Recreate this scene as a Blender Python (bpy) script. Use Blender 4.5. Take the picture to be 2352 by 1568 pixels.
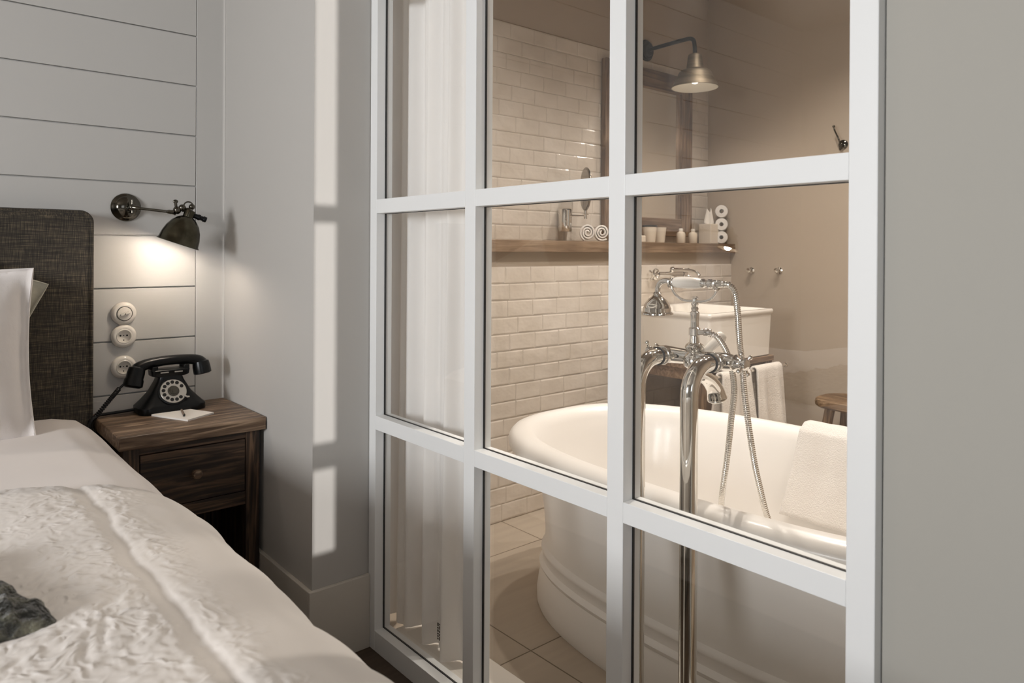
import bpy, math, random
from mathutils import Vector, Matrix, noise
PI = math.pi
random.seed(7)
scene = bpy.context.scene
for o in list(bpy.data.objects): bpy.data.objects.remove(o)
COL = scene.collection

# ------------------------------------------------------------------ camera
def setup_camera():
    yaw, pitch, roll = 0.708421852, 0.00274575, 0.00563066
    F = Vector((math.sin(yaw)*math.cos(pitch), math.cos(yaw)*math.cos(pitch), -math.sin(pitch)))
    r = Vector((math.cos(yaw), -math.sin(yaw), 0)); d = F.cross(r)
    R = math.cos(roll)*r - math.sin(roll)*d; D = math.cos(roll)*d + math.sin(roll)*r
    cam = bpy.data.cameras.new('camera'); cam.sensor_width = 36
    cam.lens = 1655.92/2352*36; cam.shift_y = -203.02/2352
    cam.clip_start = 0.02
    cam.dof.use_dof = True; cam.dof.focus_distance = 1.9; cam.dof.aperture_fstop = 6.3
    o = bpy.data.objects.new('camera', cam); COL.objects.link(o)
    m = Matrix((( R.x, -D.x, -F.x, 0), (R.y, -D.y, -F.y, 0), (R.z, -D.z, -F.z, 1.15), (0, 0, 0, 1)))
    o.matrix_world = m
    scene.camera = o
setup_camera()
scene.view_settings.view_transform = 'Standard'; scene.view_settings.look = 'None'
scene.view_settings.gamma = 1; scene.view_settings.use_curve_mapping = False
scene.view_settings.exposure = 0.0

# ------------------------------------------------------------------ world and lights
w = bpy.data.worlds.new('world'); scene.world = w; w.use_nodes = True
w.node_tree.nodes['Background'].inputs[0].default_value = (0.75, 0.85, 1, 1)
w.node_tree.nodes['Background'].inputs[1].default_value = 1.0

def area(name, loc, direction, sx, sy, power, color, spread=180):
    l = bpy.data.lights.new(name, 'AREA'); l.shape = 'RECTANGLE'; l.size = sx; l.size_y = sy
    l.energy = power; l.color = color; l.spread = math.radians(spread)
    o = bpy.data.objects.new(name, l); COL.objects.link(o)
    o.matrix_world = Matrix.Translation(loc) @ Vector(direction).to_track_quat('-Z', 'Y').to_matrix().to_4x4()
    return o
def spot(name, loc, direction, power, color, angle=110, blend=0.7, radius=0.04):
    l = bpy.data.lights.new(name, 'SPOT'); l.energy = power; l.color = color
    l.spot_size = math.radians(angle); l.spot_blend = blend; l.shadow_soft_size = radius
    o = bpy.data.objects.new(name, l); COL.objects.link(o)
    o.matrix_world = Matrix.Translation(loc) @ Vector(direction).to_track_quat('-Z', 'Y').to_matrix().to_4x4()
    return o
DAY = (0.97, 0.98, 1.0); WARM = (1.0, 0.92, 0.835); LAMP = (1.0, 0.87, 0.75)
# daylight through the big window in the west wall (left of the camera); then an added fill and an added beam behind the camera
area('window_daylight', (-2.78, 0.45, 1.56), (1, 0.02, -0.03), 0.95, 0.75, 92, DAY)
area('south_fill', (-0.9, -2.68, 1.7), (0, 1, -0.05), 1.6, 1.2, 5.5, DAY)  # soft fill panel added behind the camera to lift the bedroom
spot('added_slit_beam', (0.91, -8.0, 1.6), (0, 1, -0.02), 3000, (1.0, 0.965, 0.94), 30, 0.6, 0.012)  # unseen source, added to throw the bright strip on the return wall
# recessed spots in the bathroom ceiling
BATH_SPOTS = [(2.0, 1.15), (2.8, 1.55), (2.6, 0.6), (1.75, 1.75), (3.2, 1.0)]
for i, (x, y) in enumerate(BATH_SPOTS):
    spot('bath_spot', (x, y, 2.70), (0, 0, -1), [88, 62, 60, 42, 34][i], WARM, 116, 0.8, [0.015, 0.03, 0.03, 0.03, 0.03][i])

# ------------------------------------------------------------------ materials
def srgb(c):
    f = lambda v: v/12.92 if v <= 0.04045 else ((v+0.055)/1.055)**2.4
    return tuple(f(v/255) for v in c) + (1,)
def mat(name, color, rough=0.5, metal=0.0, spec=0.5, bump=None, var=None, coat=0, sheen=0, emit=None, trans=0):
    """bump=(scale(3), strength, detail), var=(scale(3), colour2, lo, hi)"""
    m = bpy.data.materials.new(name); m.use_nodes = True
    nt = m.node_tree; b = nt.nodes['Principled BSDF']
    b.inputs['Base Color'].default_value = srgb(color)
    b.inputs['Roughness'].default_value = rough; b.inputs['Metallic'].default_value = metal
    b.inputs['Specular IOR Level'].default_value = spec
    b.inputs['Coat Weight'].default_value = coat; b.inputs['Sheen Weight'].default_value = sheen
    b.inputs['Coat Roughness'].default_value = 0.08
    tc = nt.nodes.new('ShaderNodeTexCoord')
    def noise_n(scale, detail):
        mp = nt.nodes.new('ShaderNodeMapping'); mp.inputs['Scale'].default_value = scale
        nt.links.new(tc.outputs['Object'], mp.inputs[0])
        n = nt.nodes.new('ShaderNodeTexNoise'); n.inputs['Scale'].default_value = 1.0
        n.inputs['Detail'].default_value = detail
        nt.links.new(mp.outputs[0], n.inputs['Vector']); return n
    if var:
        n = noise_n(var[0], 6)
        r = nt.nodes.new('ShaderNodeValToRGB')
        r.color_ramp.elements[0].position = var[2]; r.color_ramp.elements[0].color = srgb(color)
        r.color_ramp.elements[1].position = var[3]; r.color_ramp.elements[1].color = srgb(var[1])
        nt.links.new(n.outputs[0], r.inputs[0]); nt.links.new(r.outputs[0], b.inputs['Base Color'])
    if bump:
        n = noise_n(bump[0], bump[2])
        bp = nt.nodes.new('ShaderNodeBump'); bp.inputs['Strength'].default_value = bump[1]
        bp.inputs['Distance'].default_value = bump[3] if len(bump) > 3 else 0.002
        nt.links.new(n.outputs[0], bp.inputs['Height']); nt.links.new(bp.outputs[0], b.inputs['Normal'])
    if emit:
        b.inputs['Emission Color'].default_value = emit[0] + (1,); b.inputs['Emission Strength'].default_value = emit[1]
    return m
M = {}
M['white_wood'] = mat('white_painted_wood', (232, 233, 232), 0.42, bump=((30, 30, 3), 0.25, 6, 0.0012))
M['white_wood_h'] = mat('white_painted_wood_rail', (232, 233, 232), 0.42, bump=((30, 3, 60), 0.25, 6, 0.0012))
M['board'] = mat('painted_boards', (194, 192, 188), 0.5, bump=((2, 30, 30), 0.12, 4, 0.001))
M['grey_wall'] = mat('grey_wall_paint', (184, 181, 176), 0.75, bump=((14, 14, 1.2), 0.10, 4, 0.002))
M['cement_wall'] = mat('cool_grey_wall_paint', (167, 164, 156), 0.75, bump=((14, 14, 1.2), 0.10, 4, 0.002))
M['skirting'] = mat('skirting_paint', (200, 194, 184), 0.5)
M['taupe_wall'] = mat('taupe_wall_paint', (178, 163, 146), 0.8, bump=((10, 10, 4), 0.08, 4, 0.002))
M['ceiling'] = mat('ceiling_paint', (165, 156, 146), 0.9)
M['tile'] = mat('glazed_tile', (216, 206, 194), 0.2, bump=((18, 18, 24), 0.6, 2, 0.006), var=((7, 7, 10), (201, 190, 176), 0.35, 0.75))
M['grout'] = mat('grout', (205, 195, 181), 0.9)
M['ceramic'] = mat('white_ceramic', (236, 230, 221), 0.12, coat=0.3)
M['enamel'] = mat('white_enamel', (238, 234, 229), 0.3, coat=0.12)
M['chrome'] = mat('chrome', (225, 222, 216), 0.07, 1.0)
M['dark_nickel'] = mat('dark_nickel', (96, 92, 84), 0.14, 1.0)
M['aged_brass'] = mat('aged_metal', (92, 88, 74), 0.24, 1.0, bump=((60, 60, 60), 0.15, 4, 0.001), var=((30, 30, 30), (66, 62, 50), 0.35, 0.7))
M['shade_metal'] = mat('brushed_zinc', (160, 147, 128), 0.55, 1.0, var=((3, 3, 40), (120, 108, 92), 0.3, 0.7))
M['black_iron'] = mat('black_iron', (34, 31, 28), 0.45, 0.6)
M['shade_white'] = mat('white_enamel_inside', (205, 198, 184), 0.4)
M['bakelite'] = mat('black_bakelite', (9, 10, 11), 0.3, spec=0.3)
M['rubber'] = mat('black_cord', (10, 10, 11), 0.5)
M['silver'] = mat('dial_silver', (190, 186, 178), 0.35, 0.75)
M['porcelain'] = mat('switch_porcelain', (224, 218, 208), 0.18, coat=0.3)
M['hole'] = mat('dark_hole', (14, 12, 10), 0.8)
M['paper'] = mat('paper', (232, 226, 218), 0.8)
M['pencil'] = mat('pencil_paint', (128, 112, 98), 0.5)
M['linen_white'] = mat('white_linen', (230, 224, 220), 0.9, bump=((14, 14, 10), 0.5, 8, 0.012), sheen=0.2)
M['sheet'] = mat('cotton_sheet', (222, 214, 208), 0.9, bump=((5, 5, 5), 0.25, 3, 0.01), sheen=0.2)
M['linen_green'] = mat('grey_green_linen', (172, 168, 152), 0.95, bump=((120, 120, 120), 0.5, 2, 0.002), sheen=0.3)
M['towel'] = mat('white_terry', (236, 231, 225), 1.0, bump=((260, 260, 260), 0.8, 2, 0.004), sheen=0.4)
M['bath_towel'] = mat('terry_with_folds', (226, 218, 208), 1.0, bump=((200, 200, 200), 0.8, 3, 0.004), sheen=0.4)
M['dark_floor'] = mat('dark_oak_floor', (88, 72, 58), 0.5, var=((3, 30, 3), (60, 48, 38), 0.3, 0.7))
M['charcoal_cup'] = mat('dark_lid', (40, 34, 28), 0.5)
M['cup'] = mat('cream_cup', (224, 212, 195), 0.3)
M['label'] = mat('dark_print', (60, 52, 44), 0.8)

def wood(name, c1, c2, c3, axis, rough=0.55, fine=1.0):
    m = bpy.data.materials.new(name); m.use_nodes = True; nt = m.node_tree; b = nt.nodes['Principled BSDF']
    tc = nt.nodes.new('ShaderNodeTexCoord'); mp = nt.nodes.new('ShaderNodeMapping')
    s = [38*fine]*3; s['XYZ'.index(axis)] = 3.0
    mp.inputs['Scale'].default_value = s
    nt.links.new(tc.outputs['Object'], mp.inputs[0])
    n = nt.nodes.new('ShaderNodeTexNoise'); n.inputs['Scale'].default_value = 1; n.inputs['Detail'].default_value = 8
    n.inputs['Distortion'].default_value = 1.6
    nt.links.new(mp.outputs[0], n.inputs['Vector'])
    r = nt.nodes.new('ShaderNodeValToRGB'); e = r.color_ramp.elements
    e[0].position = 0.32; e[0].color = srgb(c1); e[1].position = 0.70; e[1].color = srgb(c3)
    k = e.new(0.5); k.color = srgb(c2)
    nt.links.new(n.outputs[0], r.inputs[0])
    n2 = nt.nodes.new('ShaderNodeTexNoise'); n2.inputs['Scale'].default_value = 5; n2.inputs['Detail'].default_value = 3
    nt.links.new(tc.outputs['Object'], n2.inputs['Vector'])
    mx = nt.nodes.new('ShaderNodeMixRGB'); mx.blend_type = 'MULTIPLY'; mx.inputs[0].default_value = 0.7
    r2 = nt.nodes.new('ShaderNodeValToRGB'); r2.color_ramp.elements[0].position = .3; r2.color_ramp.elements[1].position = .65
    r2.color_ramp.elements[0].color = (.45, .42, .4, 1); r2.color_ramp.elements[1].color = (1, 1, 1, 1)
    nt.links.new(n2.outputs[0], r2.inputs[0]); nt.links.new(r.outputs[0], mx.inputs[1]); nt.links.new(r2.outputs[0], mx.inputs[2])
    nt.links.new(mx.outputs[0], b.inputs['Base Color'])
    b.inputs['Roughness'].default_value = rough
    bp = nt.nodes.new('ShaderNodeBump'); bp.inputs['Strength'].default_value = .4; bp.inputs['Distance'].default_value = .002
    nt.links.new(n.outputs[0], bp.inputs['Height']); nt.links.new(bp.outputs[0], b.inputs['Normal'])
    return m
for ax in 'XYZ':
    M['dark_wood_'+ax] = wood('dark_worn_wood_'+ax.lower(), (28, 20, 15), (58, 43, 32), (118, 92, 70), ax, 0.5, 1.4)
    M['top_wood_'+ax] = wood('worn_top_wood_'+ax.lower(), (74, 56, 42), (112, 90, 70), (176, 150, 124), ax, 0.45, 1.4)
    M['mirror_wood_'+ax] = wood('reclaimed_wood_'+ax.lower(), (98, 76, 56), (130, 105, 82), (160, 136, 111), ax, 0.6)
    M['shelf_wood_'+ax] = wood('shelf_oak_'+ax.lower(), (126, 104, 84), (147, 124, 102), (164, 142, 120), ax, 0.6)
    M['stool_wood_'+ax] = wood('stool_elm_'+ax.lower(), (84, 62, 44), (130, 104, 78), (168, 142, 112), ax, 0.6)

def glass_mat():
    m = bpy.data.materials.new('clear_glass'); m.use_nodes = True; nt = m.node_tree
    for n in list(nt.nodes): nt.nodes.remove(n)
    out = nt.nodes.new('ShaderNodeOutputMaterial'); mix = nt.nodes.new('ShaderNodeMixShader')
    t = nt.nodes.new('ShaderNodeBsdfTransparent'); t.inputs[0].default_value = (0.985, 0.985, 0.98, 1)
    g = nt.nodes.new('ShaderNodeBsdfGlossy'); g.inputs['Roughness'].default_value = 0.0
    geo = nt.nodes.new('ShaderNodeNewGeometry')
    dot = nt.nodes.new('ShaderNodeVectorMath'); dot.operation = 'DOT_PRODUCT'
    nt.links.new(geo.outputs['Normal'], dot.inputs[0]); nt.links.new(geo.outputs['Incoming'], dot.inputs[1])
    def mth(op, a, bb=None):
        n = nt.nodes.new('ShaderNodeMath'); n.operation = op
        for i, v in enumerate((a, bb)):
            if v is None: continue
            if isinstance(v, (int, float)): n.inputs[i].default_value = v
            else: nt.links.new(v, n.inputs[i])
        return n.outputs[0]
    a = mth('ABSOLUTE', dot.outputs['Value']); s = mth('SUBTRACT', 1.0, a); p = mth('POWER', s, 5.0)
    f = mth('MULTIPLY_ADD', p, 0.92); f.node.inputs[2].default_value = 0.05
    nt.links.new(f, mix.inputs[0]); nt.links.new(t.outputs[0], mix.inputs[1]); nt.links.new(g.outputs[0], mix.inputs[2])
    nt.links.new(mix.outputs[0], out.inputs[0]); return m
M['glass'] = glass_mat()

def curtain_mat():
    m = bpy.data.materials.new('white_voile'); m.use_nodes = True; nt = m.node_tree
    for n in list(nt.nodes): nt.nodes.remove(n)
    out = nt.nodes.new('ShaderNodeOutputMaterial'); mix = nt.nodes.new('ShaderNodeMixShader')
    d = nt.nodes.new('ShaderNodeBsdfDiffuse'); d.inputs[0].default_value = srgb((247, 246, 245))
    t = nt.nodes.new('ShaderNodeBsdfTranslucent'); t.inputs[0].default_value = srgb((235, 228, 220))
    mix.inputs[0].default_value = 0.12
    nt.links.new(d.outputs[0], mix.inputs[1]); nt.links.new(t.outputs[0], mix.inputs[2]); nt.links.new(mix.outputs[0], out.inputs[0])
    return m
M['curtain'] = curtain_mat()

def weave_mat():
    m = bpy.data.materials.new('olive_brown_linen'); m.use_nodes = True; nt = m.node_tree; b = nt.nodes['Principled BSDF']
    tc = nt.nodes.new('ShaderNodeTexCoord'); outs = []
    for sc in ((560, 560, 26), (20, 20, 620)):
        mp = nt.nodes.new('ShaderNodeMapping'); mp.inputs['Scale'].default_value = sc
        nt.links.new(tc.outputs['Object'], mp.inputs[0])
        n = nt.nodes.new('ShaderNodeTexNoise'); n.inputs['Scale'].default_value = 1; n.inputs['Detail'].default_value = 3
        nt.links.new(mp.outputs[0], n.inputs['Vector']); outs.append(n.outputs[0])
    a = nt.nodes.new('ShaderNodeMath'); a.operation = 'ADD'
    nt.links.new(outs[0], a.inputs[0]); nt.links.new(outs[1], a.inputs[1])
    h = nt.nodes.new('ShaderNodeMath'); h.operation = 'MULTIPLY'; h.inputs[1].default_value = 0.5
    nt.links.new(a.outputs[0], h.inputs[0])
    r = nt.nodes.new('ShaderNodeValToRGB'); e = r.color_ramp.elements
    e[0].position = 0.40; e[0].color = srgb((34, 32, 28)); e[1].position = 0.70; e[1].color = srgb((116, 103, 84))
    k = e.new(0.52); k.color = srgb((60, 54, 45))
    nt.links.new(h.outputs[0], r.inputs[0]); nt.links.new(r.outputs[0], b.inputs['Base Color'])
    b.inputs['Roughness'].default_value = 0.95; b.inputs['Sheen Weight'].default_value = 0.15
    bp = nt.nodes.new('ShaderNodeBump'); bp.inputs['Strength'].default_value = .5; bp.inputs['Distance'].default_value = .001
    nt.links.new(h.outputs[0], bp.inputs['Height']); nt.links.new(bp.outputs[0], b.inputs['Normal'])
    return m
M['headboard'] = weave_mat()

def floor_tile_mat():
    m = bpy.data.materials.new('beige_floor_tile'); m.use_nodes = True; nt = m.node_tree; b = nt.nodes['Principled BSDF']
    tc = nt.nodes.new('ShaderNodeTexCoord'); mp = nt.nodes.new('ShaderNodeMapping')
    mp.inputs['Location'].default_value = (-1.395+0.57*4, -1.535+0.57*4, 0)
    nt.links.new(tc.outputs['Object'], mp.inputs[0])
    br = nt.nodes.new('ShaderNodeTexBrick'); br.offset = 0; br.inputs['Scale'].default_value = 1
    br.inputs['Brick Width'].default_value = 0.57; br.inputs['Row Height'].default_value = 0.57
    br.inputs['Mortar Size'].default_value = 0.0025; br.inputs['Mortar Smooth'].default_value = 0.2
    br.inputs['Color1'].default_value = srgb((186, 172, 155)); br.inputs['Color2'].default_value = srgb((180, 166, 149))
    br.inputs['Mortar'].default_value = srgb((112, 98, 82))
    nt.links.new(mp.outputs[0], br.inputs['Vector'])
    n = nt.nodes.new('ShaderNodeTexNoise'); mp2 = nt.nodes.new('ShaderNodeMapping'); mp2.inputs['Scale'].default_value = (2, 30, 1)
    nt.links.new(tc.outputs['Object'], mp2.inputs[0]); nt.links.new(mp2.outputs[0], n.inputs['Vector'])
    n.inputs['Scale'].default_value = 1; n.inputs['Detail'].default_value = 4
    mx = nt.nodes.new('ShaderNodeMixRGB'); mx.blend_type = 'MULTIPLY'; mx.inputs[0].default_value = .25
    nt.links.new(br.outputs[0], mx.inputs[1]); nt.links.new(n.outputs[0], mx.inputs[2])
    nt.links.new(mx.outputs[0], b.inputs['Base Color']); b.inputs['Roughness'].default_value = 0.5
    return m
M['floor_tile'] = floor_tile_mat()

def emission(name, color, strength):
    m = bpy.data.materials.new(name); m.use_nodes = True; nt = m.node_tree
    b = nt.nodes['Principled BSDF']; b.inputs['Base Color'].default_value = (0, 0, 0, 1)
    b.inputs['Emission Color'].default_value = color + (1,); b.inputs['Emission Strength'].default_value = strength
    return m
M['bulb'] = emission('lit_bulb', (1, 0.86, 0.68), 14)
M['bulb_bath'] = emission('lit_bath_bulb', (1, 0.92, 0.82), 4.0)
M['spot_lens'] = emission('lit_spot_lens', (1, 0.9, 0.75), 25)
def mirror_mat():
    return mat('mirror_glass', (248, 246, 242), 0.0, 1.0)
M['mirror'] = mirror_mat()

# ------------------------------------------------------------------ mesh builder
class MB:
    def __init__(s): s.v = []; s.f = []; s.sm = []
    def add(s, vs, fs, smooth=False):
        n = len(s.v); s.v += [Vector(a) for a in vs]
        for f in fs: s.f.append([i+n for i in f]); s.sm.append(smooth)
        return s
    def box(s, x0, x1, y0, y1, z0, z1, smooth=False):
        vs = [(x, y, z) for z in (z0, z1) for y in (y0, y1) for x in (x0, x1)]
        return s.add(vs, [(0, 2, 3, 1), (4, 5, 7, 6), (0, 1, 5, 4), (2, 6, 7, 3), (0, 4, 6, 2), (1, 3, 7, 5)], smooth)
    def lathe(s, c, axis, prof, seg=32, cap=True, up=None):
        """prof = [(radius, distance along axis)]"""
        a = Vector(axis).normalized(); q = a.orthogonal().normalized() if up is None else Vector(up)
        r = a.cross(q).normalized(); q = r.cross(a); c = Vector(c); vs = []
        for rad, h in prof:
            for k in range(seg):
                t = 2*PI*k/seg; vs.append(c + a*h + (q*math.cos(t) + r*math.sin(t))*rad)
        fs = []
        for i in range(len(prof)-1):
            for k in range(seg):
                k2 = (k+1) % seg
                fs.append((i*seg+k, i*seg+k2, (i+1)*seg+k2, (i+1)*seg+k))
        if cap:
            fs.append(tuple(range(seg))[::-1]); fs.append(tuple(range((len(prof)-1)*seg, len(prof)*seg)))
        return s.add(vs, fs, True)
    def cyl(s, p, q, r, seg=24, r2=None):
        p = Vector(p); q = Vector(q); L = (q-p).length; r2 = r if r2 is None else r2
        return s.lathe(p, q-p, [(r, 0), (r2, L)], seg)
    def ball(s, c, r, seg=20, sc=(1, 1, 1), axis=(0, 0, 1)):
        n0 = len(s.v)
        s.lathe(c, axis, [(max(1e-5, r*math.sin(PI*i/12)), -r*math.cos(PI*i/12)) for i in range(13)], seg, cap=False)
        for i in range(n0, len(s.v)):
            d = s.v[i]-Vector(c); s.v[i] = Vector(c)+Vector((d.x*sc[0], d.y*sc[1], d.z*sc[2]))
        return s
    def tube(s, pts, rad, seg=14, cap=True, flat=1.0, ref=None):
        pts = [Vector(p) for p in pts]; n = len(pts)
        rads = rad if hasattr(rad, '__len__') else [rad]*n
        T = []
        for i in range(n):
            T.append(((pts[min(i+1, n-1)]-pts[max(i-1, 0)])).normalized())
        q = T[0].orthogonal().normalized() if ref is None else Vector(ref)
        vs = []
        for i in range(n):
            q = (q - T[i]*q.dot(T[i])).normalized(); r = T[i].cross(q)
            for k in range(seg):
                t = 2*PI*k/seg; vs.append(pts[i] + q*math.cos(t)*rads[i] + r*math.sin(t)*rads[i]*flat)
        fs = [(i*seg+k, i*seg+(k+1) % seg, (i+1)*seg+(k+1) % seg, (i+1)*seg+k) for i in range(n-1) for k in range(seg)]
        if cap: fs.append(tuple(range(seg))[::-1]); fs.append(tuple(range((n-1)*seg, n*seg)))
        return s.add(vs, fs, True)
    def torus(s, c, axis, R, r, seg=36, ts=10):
        a = Vector(axis).normalized(); q = a.orthogonal().normalized(); b = a.cross(q); c = Vector(c); vs = []
        for i in range(seg):
            t = 2*PI*i/seg; d = q*math.cos(t)+b*math.sin(t)
            for k in range(ts):
                u = 2*PI*k/ts; vs.append(c + d*(R+r*math.cos(u)) + a*r*math.sin(u))
        fs = [(i*ts+k, ((i+1) % seg)*ts+k, ((i+1) % seg)*ts+(k+1) % ts, i*ts+(k+1) % ts) for i in range(seg) for k in range(ts)]
        return s.add(vs, fs, True)
    def grid(s, fn, nu, nv, smooth=True, wrap_u=False):
        vs = [fn(i/nu if wrap_u else i/(nu-1), j/(nv-1)) for j in range(nv) for i in range(nu)]
        fs = []
        for j in range(nv-1):
            for i in range(nu if wrap_u else nu-1):
                i2 = (i+1) % nu; fs.append((j*nu+i, j*nu+i2, (j+1)*nu+i2, (j+1)*nu+i))
        return s.add(vs, fs, smooth)
    def loft(s, rings, cap=True, smooth=True):
        n = len(rings[0]); vs = [p for r in rings for p in r]
        fs = [(i*n+k, i*n+(k+1) % n, (i+1)*n+(k+1) % n, (i+1)*n+k) for i in range(len(rings)-1) for k in range(n)]
        if cap: fs.append(tuple(range(n))[::-1]); fs.append(tuple(range((len(rings)-1)*n, len(rings)*n)))
        return s.add(vs, fs, smooth)
    def xf(s, m, start=0):
        for i in range(start, len(s.v)): s.v[i] = m @ s.v[i]
        return s
    def build(s, name, material, parent=None, bevel=0, sub=0, solid=0, autosmooth=True):
        off = Vector((0, 0, 0)); p = parent
        while p is not None: off += p.location; p = p.parent
        me = bpy.data.meshes.new(name); me.from_pydata([tuple(v-off) for v in s.v], [], s.f)
        me.polygons.foreach_set('use_smooth', s.sm); me.materials.append(material); me.update()
        o = bpy.data.objects.new(name, me); COL.objects.link(o)
        if parent is not None: o.parent = parent
        if solid:
            md = o.modifiers.new('thick', 'SOLIDIFY'); md.thickness = solid; md.offset = 0
        if bevel:
            md = o.modifiers.new('bevel', 'BEVEL'); md.width = bevel; md.segments = 2; md.limit_method = 'ANGLE'; md.angle_limit = math.radians(40)
        if sub:
            md = o.modifiers.new('sub', 'SUBSURF'); md.levels = sub; md.render_levels = sub
        if any(s.sm) and autosmooth:
            md = None
            me.set_sharp_from_angle(angle=math.radians(38))
        return o
def thing(name, label, cat, loc, group=None):
    o = bpy.data.objects.new(name, None); COL.objects.link(o); o.location = loc
    o.empty_display_size = 0.05
    return tag(o, label, cat, group)
def tag(o, label, cat, group=None, kind=None):
    o['label'] = label; o['category'] = cat
    if group: o['group'] = group
    if kind: o['kind'] = kind
    return o
def struct(o): o['kind'] = 'structure'; return o
def spline(pts, n=8):
    P = [Vector(p) for p in pts]; P = [2*P[0]-P[1]] + P + [2*P[-1]-P[-2]]; out = []
    for i in range(1, len(P)-2):
        for k in range(n):
            t = k/n; a, b, c, d = P[i-1:i+3]
            out.append(0.5*((2*b) + (c-a)*t + (2*a-5*b+4*c-d)*t*t + (3*b-a-3*c+d)*t**3))
    out.append(P[-2]); return out
def rrect(cx, cy, z, hx, hy, r, n=6):
    pts = []
    for (sx, sy, a0) in ((1, 1, 0), (-1, 1, 90), (-1, -1, 180), (1, -1, 270)):
        for k in range(n+1):
            a = math.radians(a0+90*k/n)
            pts.append(Vector((cx+sx*(hx-r)+r*math.cos(a), cy+sy*(hy-r)+r*math.sin(a), z)))
    return pts

# ------------------------------------------------------------------ room shell
HB = 2.564            # headboard wall plane
XS = 0.876            # side wall plane
YR = 1.862            # return wall plane
XP = 1.050            # front of the glass partition
YT, YT2, XB = 2.352, 2.518, 3.690
CEIL = 2.72
# headboard wall: horizontal boards with open grooves and a flat corner board
mb = MB(); zz = 0.0; step = 0.1697; zs = [0.685+step*(k-5) for k in range(0, 20)]
zs = [0.0]+[z for z in zs if 0.02 < z < CEIL]+[CEIL]
mb.box(-2.8, 0.93, HB+0.012, HB+0.12, 0, CEIL)
for a, b in zip(zs[:-1], zs[1:]): mb.box(-2.75, 0.778, HB, HB+0.0125, a+0.0022, b-0.0022)
mb.box(0.7795, XS+0.02, HB-0.002, HB+0.0125, 0, CEIL)
struct(mb.build('wall_headboard', M['board'], bevel=0.0012))
mb = MB().box(XS, 1.118, YR, HB+0.12, 0, CEIL); struct(mb.build('wall_pier', M['grey_wall']))
mb = MB().box(1.072, 1.16, -2.75, 0.4345, 0, CEIL); struct(mb.build('wall_right', M['cement_wall']))
# south wall with two openings (a window and a slit made up for the added beam)
mb = MB()
ys0, ys1 = -2.85, -2.75
mb.box(-2.8, -1.7, ys0, ys1, 0, CEIL); mb.box(-1.7, -0.1, ys0, ys1, 0, 1.1); mb.box(-1.7, -0.1, ys0, ys1, 2.3, CEIL)
mb.box(-0.1, 0.840, ys0, ys1, 0, CEIL); mb.box(0.985, 1.16, ys0, ys1, 0, CEIL); mb.box(0.840, 0.985, ys0, ys1, 2.45, CEIL)
struct(mb.build('wall_south', M['grey_wall']))
mb = MB()
mb.box(-2.90, -2.75, -2.85, -0.1, 0, CEIL); mb.box(-2.90, -2.75, 1.0, HB+0.1, 0, CEIL)
mb.box(-2.90, -2.75, -0.1, 1.0, 0, 0.98); mb.box(-2.90, -2.75, -0.1, 1.0, 2.28, CEIL)
struct(mb.build('wall_west', M['grey_wall']))
def window_frame(name, boxes):
    mb = MB()
    for b in boxes: mb.box(*b)
    return struct(mb.build(name, M['white_wood']))
window_frame('window_1', [(-2.79, -2.75, -0.1, -0.06, 0.98, 2.28), (-2.79, -2.75, 0.96, 1.0, 0.98, 2.28), (-2.79, -2.75, -0.06, 0.96, 0.98, 1.02), (-2.79, -2.75, -0.06, 0.96, 2.24, 2.28)])
window_frame('window_2', [(-1.7, -1.66, -2.79, -2.75, 1.1, 2.3), (-0.14, -0.1, -2.79, -2.75, 1.1, 2.3), (-1.66, -0.14, -2.79, -2.75, 1.1, 1.14), (-1.66, -0.14, -2.79, -2.75, 2.26, 2.3), (-0.92, -0.88, -2.79, -2.75, 1.14, 2.26)])
window_frame('beam_mask', [(0.840, 0.8926, -2.82, -2.78, 0, 2.45), (0.9275, 0.985, -2.82, -2.78, 0, 2.45), (0.8926, 0.9275, -2.82, -2.78, 0, 0.916), (0.8926, 0.9275, -2.82, -2.78, 1.043, 1.078), (0.8926, 0.9275, -2.82, -2.78, 1.403, 1.428), (0.8926, 0.9275, -2.82, -2.78, 2.40, 2.45)])  # made-up slit with bars, out of view, shapes the added beam
struct(MB().box(-2.8, 1.118, -2.85, HB+0.1, CEIL, CEIL+0.08).build('ceiling_bedroom', M['ceiling']))
struct(MB().box(1.118, XB+0.1, -0.35, YT2+0.1, CEIL, CEIL+0.08).build('ceiling_bathroom', M['ceiling']))
struct(MB().box(-2.8, XP+0.03, -2.85, HB+0.1, -0.08, 0).build('floor_bedroom', M['dark_floor']))
struct(MB().box(XP+0.03, XB+0.1, -0.35, YT2+0.1, -0.08, 0).build('floor_bathroom', M['floor_tile']))
struct(MB().box(XB, XB+0.1, -0.35, YT2+0.1, 0, CEIL).build('wall_bathroom_right', M['taupe_wall']))
struct(MB().box(1.118, XB, YT2, YT2+0.1, 0, CEIL).build('wall_bathroom_back', M['taupe_wall']))
struct(MB().box(1.16, XB, -0.35, -0.25, 0, CEIL).build('wall_bathroom_front', M['taupe_wall']))
# skirting
def skirt(name, pts):
    mb = MB()
    for b in pts: mb.box(*b)
    return struct(mb.build(name, M['skirting'], bevel=0.002))
skirt('baseboard_pier', [(XS-0.013, XS, YR+0.0005, HB-0.003, 0, 0.212), (XS-0.013, XP, YR-0.013, YR, 0, 0.212)])
skirt('baseboard_right', [(1.059, 1.072, -2.74, 0.433, 0, 0.212)])
skirt('baseboard_headboard', [(0.46, XS-0.014, HB-0.014, HB-0.003, 0, 0.212)])
# white threshold strip under the shower curtain
struct(MB().box(XP+0.045, 1.262, 0.44, YR, 0, 0.018).build('trim_1', M['ceramic'], bevel=0.003))

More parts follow.
